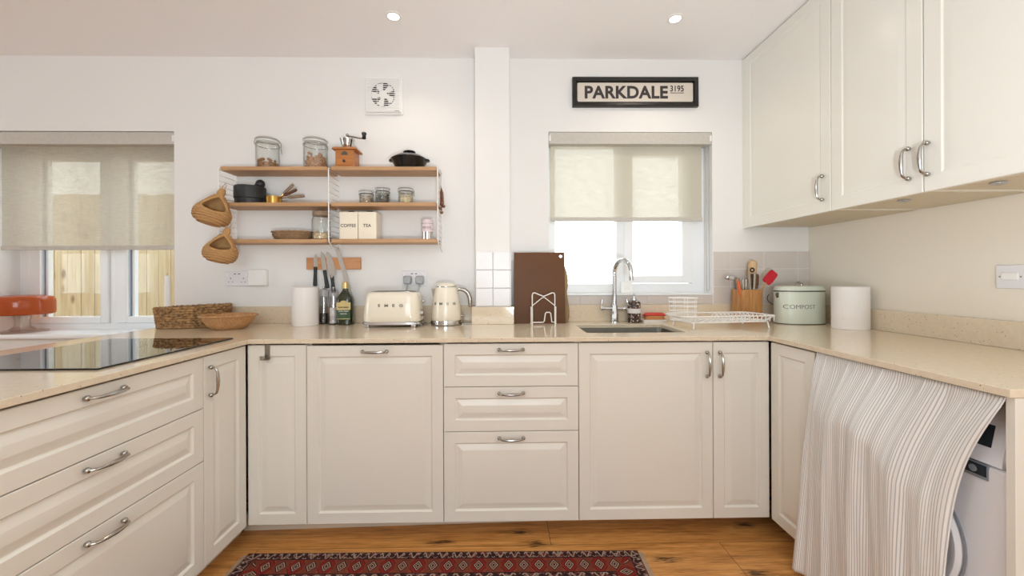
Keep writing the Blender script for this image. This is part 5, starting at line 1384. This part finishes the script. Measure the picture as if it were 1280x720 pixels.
# striped curtain
NU, NV = 150, 70
mb = MB(); uvl = mb.bm.loops.layers.uv.new('UVMap'); grid = []
for j in range(NV + 1):
    v = j / NV; row = []
    for i in range(NU + 1):
        u = i / NU
        # left edge drifts a little outward, right edge is drawn back towards the left as it falls
        yl = -.893 + .05 * v ** 1.2
        yr = -1.472 + .099 * (1 - math.exp(-(v * 4.6) ** 1.4))
        zl, zr = .876 - v * .86, .876 - v * .80
        s = u + .012 * math.sin(2 * PI * 5 * u + 1.0) * (1 - v * .3)
        y = yl + (yr - yl) * s
        z = zl + (zr - zl) * u
        amp = .003 + .009 * min(1, v * 2.2)
        fold = amp * (math.sin(2 * PI * 4.3 * u + .6 + .5 * math.sin(3 * v)) + .45 * math.sin(2 * PI * 8.1 * u + 1.9 - v) + .35 * math.sin(2 * PI * 2.1 * u + 2.2))
        fold += .003 * math.sin(2 * PI * 13.3 * u + 2.0 * math.sin(5 * v)) + .0022 * math.sin(2 * PI * 3.1 * u + 7 * v)
        fold += .0022 * math.sin(2 * PI * 26 * u) * max(0, 1 - v * 9)
        vr = .20 + .20 * u + .035 * math.sin(9 * u + .5)
        q = min(1.0, v / vr); q = q * q * (3 - 2 * q) * .6 + q * .4
        drape = .074 * q - .028 * max(0.0, v - vr) ** .7
        free = .055 * v ** .8
        k = min(1.0, u ** 5 + (1 - u) ** 5)
        x = 1.198 - drape * (1 - k) - free * k - fold * (1 - .35 * (1 if v > vr else v / vr))
        if v < .06: x += .004 * (1 - v / .06)
        x = min(x, 1.196 + .0) 
        row.append(mb.bm.verts.new((x, y, z)))
    grid.append(row)
for j in range(NV):
    for i in range(NU):
        f = mb.bm.faces.new((grid[j][i], grid[j][i + 1], grid[j + 1][i + 1], grid[j + 1][i]))
        for lp, (a, b) in zip(f.loops, ((i, j), (i + 1, j), (i + 1, j + 1), (i, j + 1))): lp[uvl].uv = (a / NU, 1 - b / NV)
cu = mb.build('striped_curtain', M['stripe'], smooth=True, angle=180)
so = cu.modifiers.new('thick', 'SOLIDIFY'); so.thickness = .0012
cur = thing('curtain', 'grey and white striped fabric curtain hung in front of the washing machine', 'curtain', (0, 0, 0))
cu.name = 'fabric'; cu.parent = cur
mb = MB(); mb.rod((1.202, -.892, .868), (1.202, -1.472, .868), .004, 8); mb.build('curtain_rod', M['wire'], cur)

# ------------------------------------------------------------------ rug
RWD, RHT = 1.64, .80
rg = thing('persian_rug', 'red and navy patterned runner rug on the oak floor', 'rug', (-.2595, -.703 - RHT / 2, 0), R(-.7))
mb = MB(); mb.box(-RWD / 2, RWD / 2, -RHT / 2, RHT / 2, .0005, .009, .003); mb.build('pile', rug_mat(RWD, RHT), rg)
mb = MB()
for sx in (-1, 1):
    k = 0
    while k < 130:
        y = -RHT / 2 + .004 + k * .0061
        x = sx * RWD / 2; mb.tube([(x - sx * .004, y, .005), (x + sx * .012, y + random.uniform(-.002, .002), .004), (x + sx * .022, y + random.uniform(-.004, .004), .002)], .0014, 4); k += 1
tag(mb.build('fringe', mat('cream_fringe', (176, 158, 138), .95), rg), kind='stuff')

# ------------------------------------------------------------------ ceiling lights
lamps = [(-.541, -.386, 'recessed ceiling downlight left of centre above the worktop'), (.878, -.385, 'recessed ceiling downlight above the sink window')]
for x, y, lb in lamps:
    t = thing('downlight', lb, 'ceiling light', (x, y, ZC), 0, 'recessed ceiling downlights')
    mb = MB(); mb.lathe([(.027, -.0005), (.027, -.004), (.040, -.004), (.043, -.0005)], (0, 0, 0), 36); mb.build('trim_ring', M['white_plastic'], t)
    mb = MB(); mb.lathe([(.001, -.0025), (.0265, -.0025)], (0, 0, 0), 28); mb.build('bulb_face', emit_mat('downlight_glow', (255, 244, 226), 20.0), t)
def spot(name, loc, power, size=140):
    l = bpy.data.lights.new(name, 'SPOT'); l.energy = power; l.color = (1.0, .86, .70); l.spot_size = R(size); l.spot_blend = .8; l.shadow_soft_size = .03
    o = bpy.data.objects.new(name, l); COL.objects.link(o); o.location = loc; return o
for i, (x, y) in enumerate(((-.541, -.386), (.878, -.385), (-.541, -1.9), (.878, -1.9), (-.541, -3.4), (.878, -3.4))):
    spot('downlight_beam', (x, y, ZC - .02), 5.0)
# invented uplight on a stand behind the camera, added to light walls and ceiling
t = thing('added_uplight_stand', 'unseen uplighter on a stand added behind the camera for light', 'lamp', (.2, -2.85, 0))
mb = MB(); mb.lathe([(.14, 0), (.14, .012), (.02, .03), (.012, .04)], (0, 0, 0), 32, cap0=True, cap1=True); mb.build('base', M['steel'], t)
mb = MB(); mb.rod((0, 0, .03), (0, 0, .68), .012, 12); mb.build('pole', M['steel'], t)
mb = MB(); mb.lathe([(.02, .68), (.10, .71), (.16, .75), (.158, .752), (.098, .714), (.018, .686)], (0, 0, 0), 36); mb.build('bowl', M['steel'], t)
l = bpy.data.lights.new('added_uplight', 'SPOT'); l.energy = 114.0; l.color = (.825, .935, 1.0); l.spot_size = R(178); l.spot_blend = .15; l.shadow_soft_size = .12
o = bpy.data.objects.new('added_uplight', l); COL.objects.link(o); o.location = (.2, -2.85, .80); o.rotation_euler = (R(180), 0, 0)

# daylight and the two lamps below: invented fill lights brightening the room
l = bpy.data.lights.new('rear_fill', 'AREA'); l.shape = 'RECTANGLE'; l.size = FD[1] - FD[0] - .1; l.size_y = 1.1; l.energy = 22.0; l.color = (.815, .93, 1.0)
o = bpy.data.objects.new('rear_fill', l); COL.objects.link(o); o.location = ((FD[0] + FD[1]) / 2, YF - .2, 1.55); o.rotation_euler = (R(90), 0, 0)
l = bpy.data.lights.new('side_fill', 'AREA'); l.shape = 'RECTANGLE'; l.size = 1.15; l.size_y = 1.95; l.energy = 20.0; l.color = (.815, .93, 1.0)  # made-up side light lifting the curtain and right wall
o = bpy.data.objects.new('side_fill', l); COL.objects.link(o); o.location = (XL - .15, (LO[0] + LO[1]) / 2, 1.5); o.rotation_euler = (0, R(-90), 0)
l = bpy.data.lights.new('overhead_fill', 'POINT'); l.energy = 14.0; l.color = (.815, .93, 1.0); l.shadow_soft_size = .2  # extra fill without any fitting, added behind the camera
o = bpy.data.objects.new('overhead_fill', l); COL.objects.link(o); o.location = (-.2, -3.3, 2.1)

# sky
wd = bpy.data.worlds.new('World'); SC.world = wd; wd.use_nodes = True
bg = wd.node_tree.nodes['Background']; bg.inputs[0].default_value = (.93, .97, 1.0, 1); bg.inputs[1].default_value = 3.4

# ------------------------------------------------------------------ camera
F_, YAW, ROLL, CY, D_, H_, CX = 504.57, .0189, .0040, 346.39, 2.4139, 1.1668, 638.12
R0 = Vector((math.cos(YAW), -math.sin(YAW), 0)); U0 = Vector((0, 0, 1)); FW = Vector((math.sin(YAW), math.cos(YAW), 0))
c_, s_ = math.cos(ROLL), math.sin(ROLL)
Rv = R0 * c_ - U0 * s_; Uv = R0 * s_ + U0 * c_
cam = bpy.data.cameras.new('camera'); co = bpy.data.objects.new('camera', cam); COL.objects.link(co)
cam.sensor_width = 36.0; cam.lens = F_ / 1280 * 36.0
cam.shift_x = (640 - CX) / 1280; cam.shift_y = (CY - 360) / 1280
cam.clip_start = .05
co.matrix_world = Matrix(((Rv.x, Uv.x, -FW.x, 0), (Rv.y, Uv.y, -FW.y, -D_), (Rv.z, Uv.z, -FW.z, H_), (0, 0, 0, 1)))
SC.camera = co
vs = SC.view_settings
vs.view_transform = 'Standard'; vs.look = 'None'; vs.exposure = 0.0; vs.gamma = 1.0; vs.use_curve_mapping = False
SC.cycles.use_denoising = True
SC.cycles.caustics_reflective = False; SC.cycles.caustics_refractive = False
SC.cycles.max_bounces = 12; SC.cycles.diffuse_bounces = 6; SC.cycles.transparent_max_bounces = 16
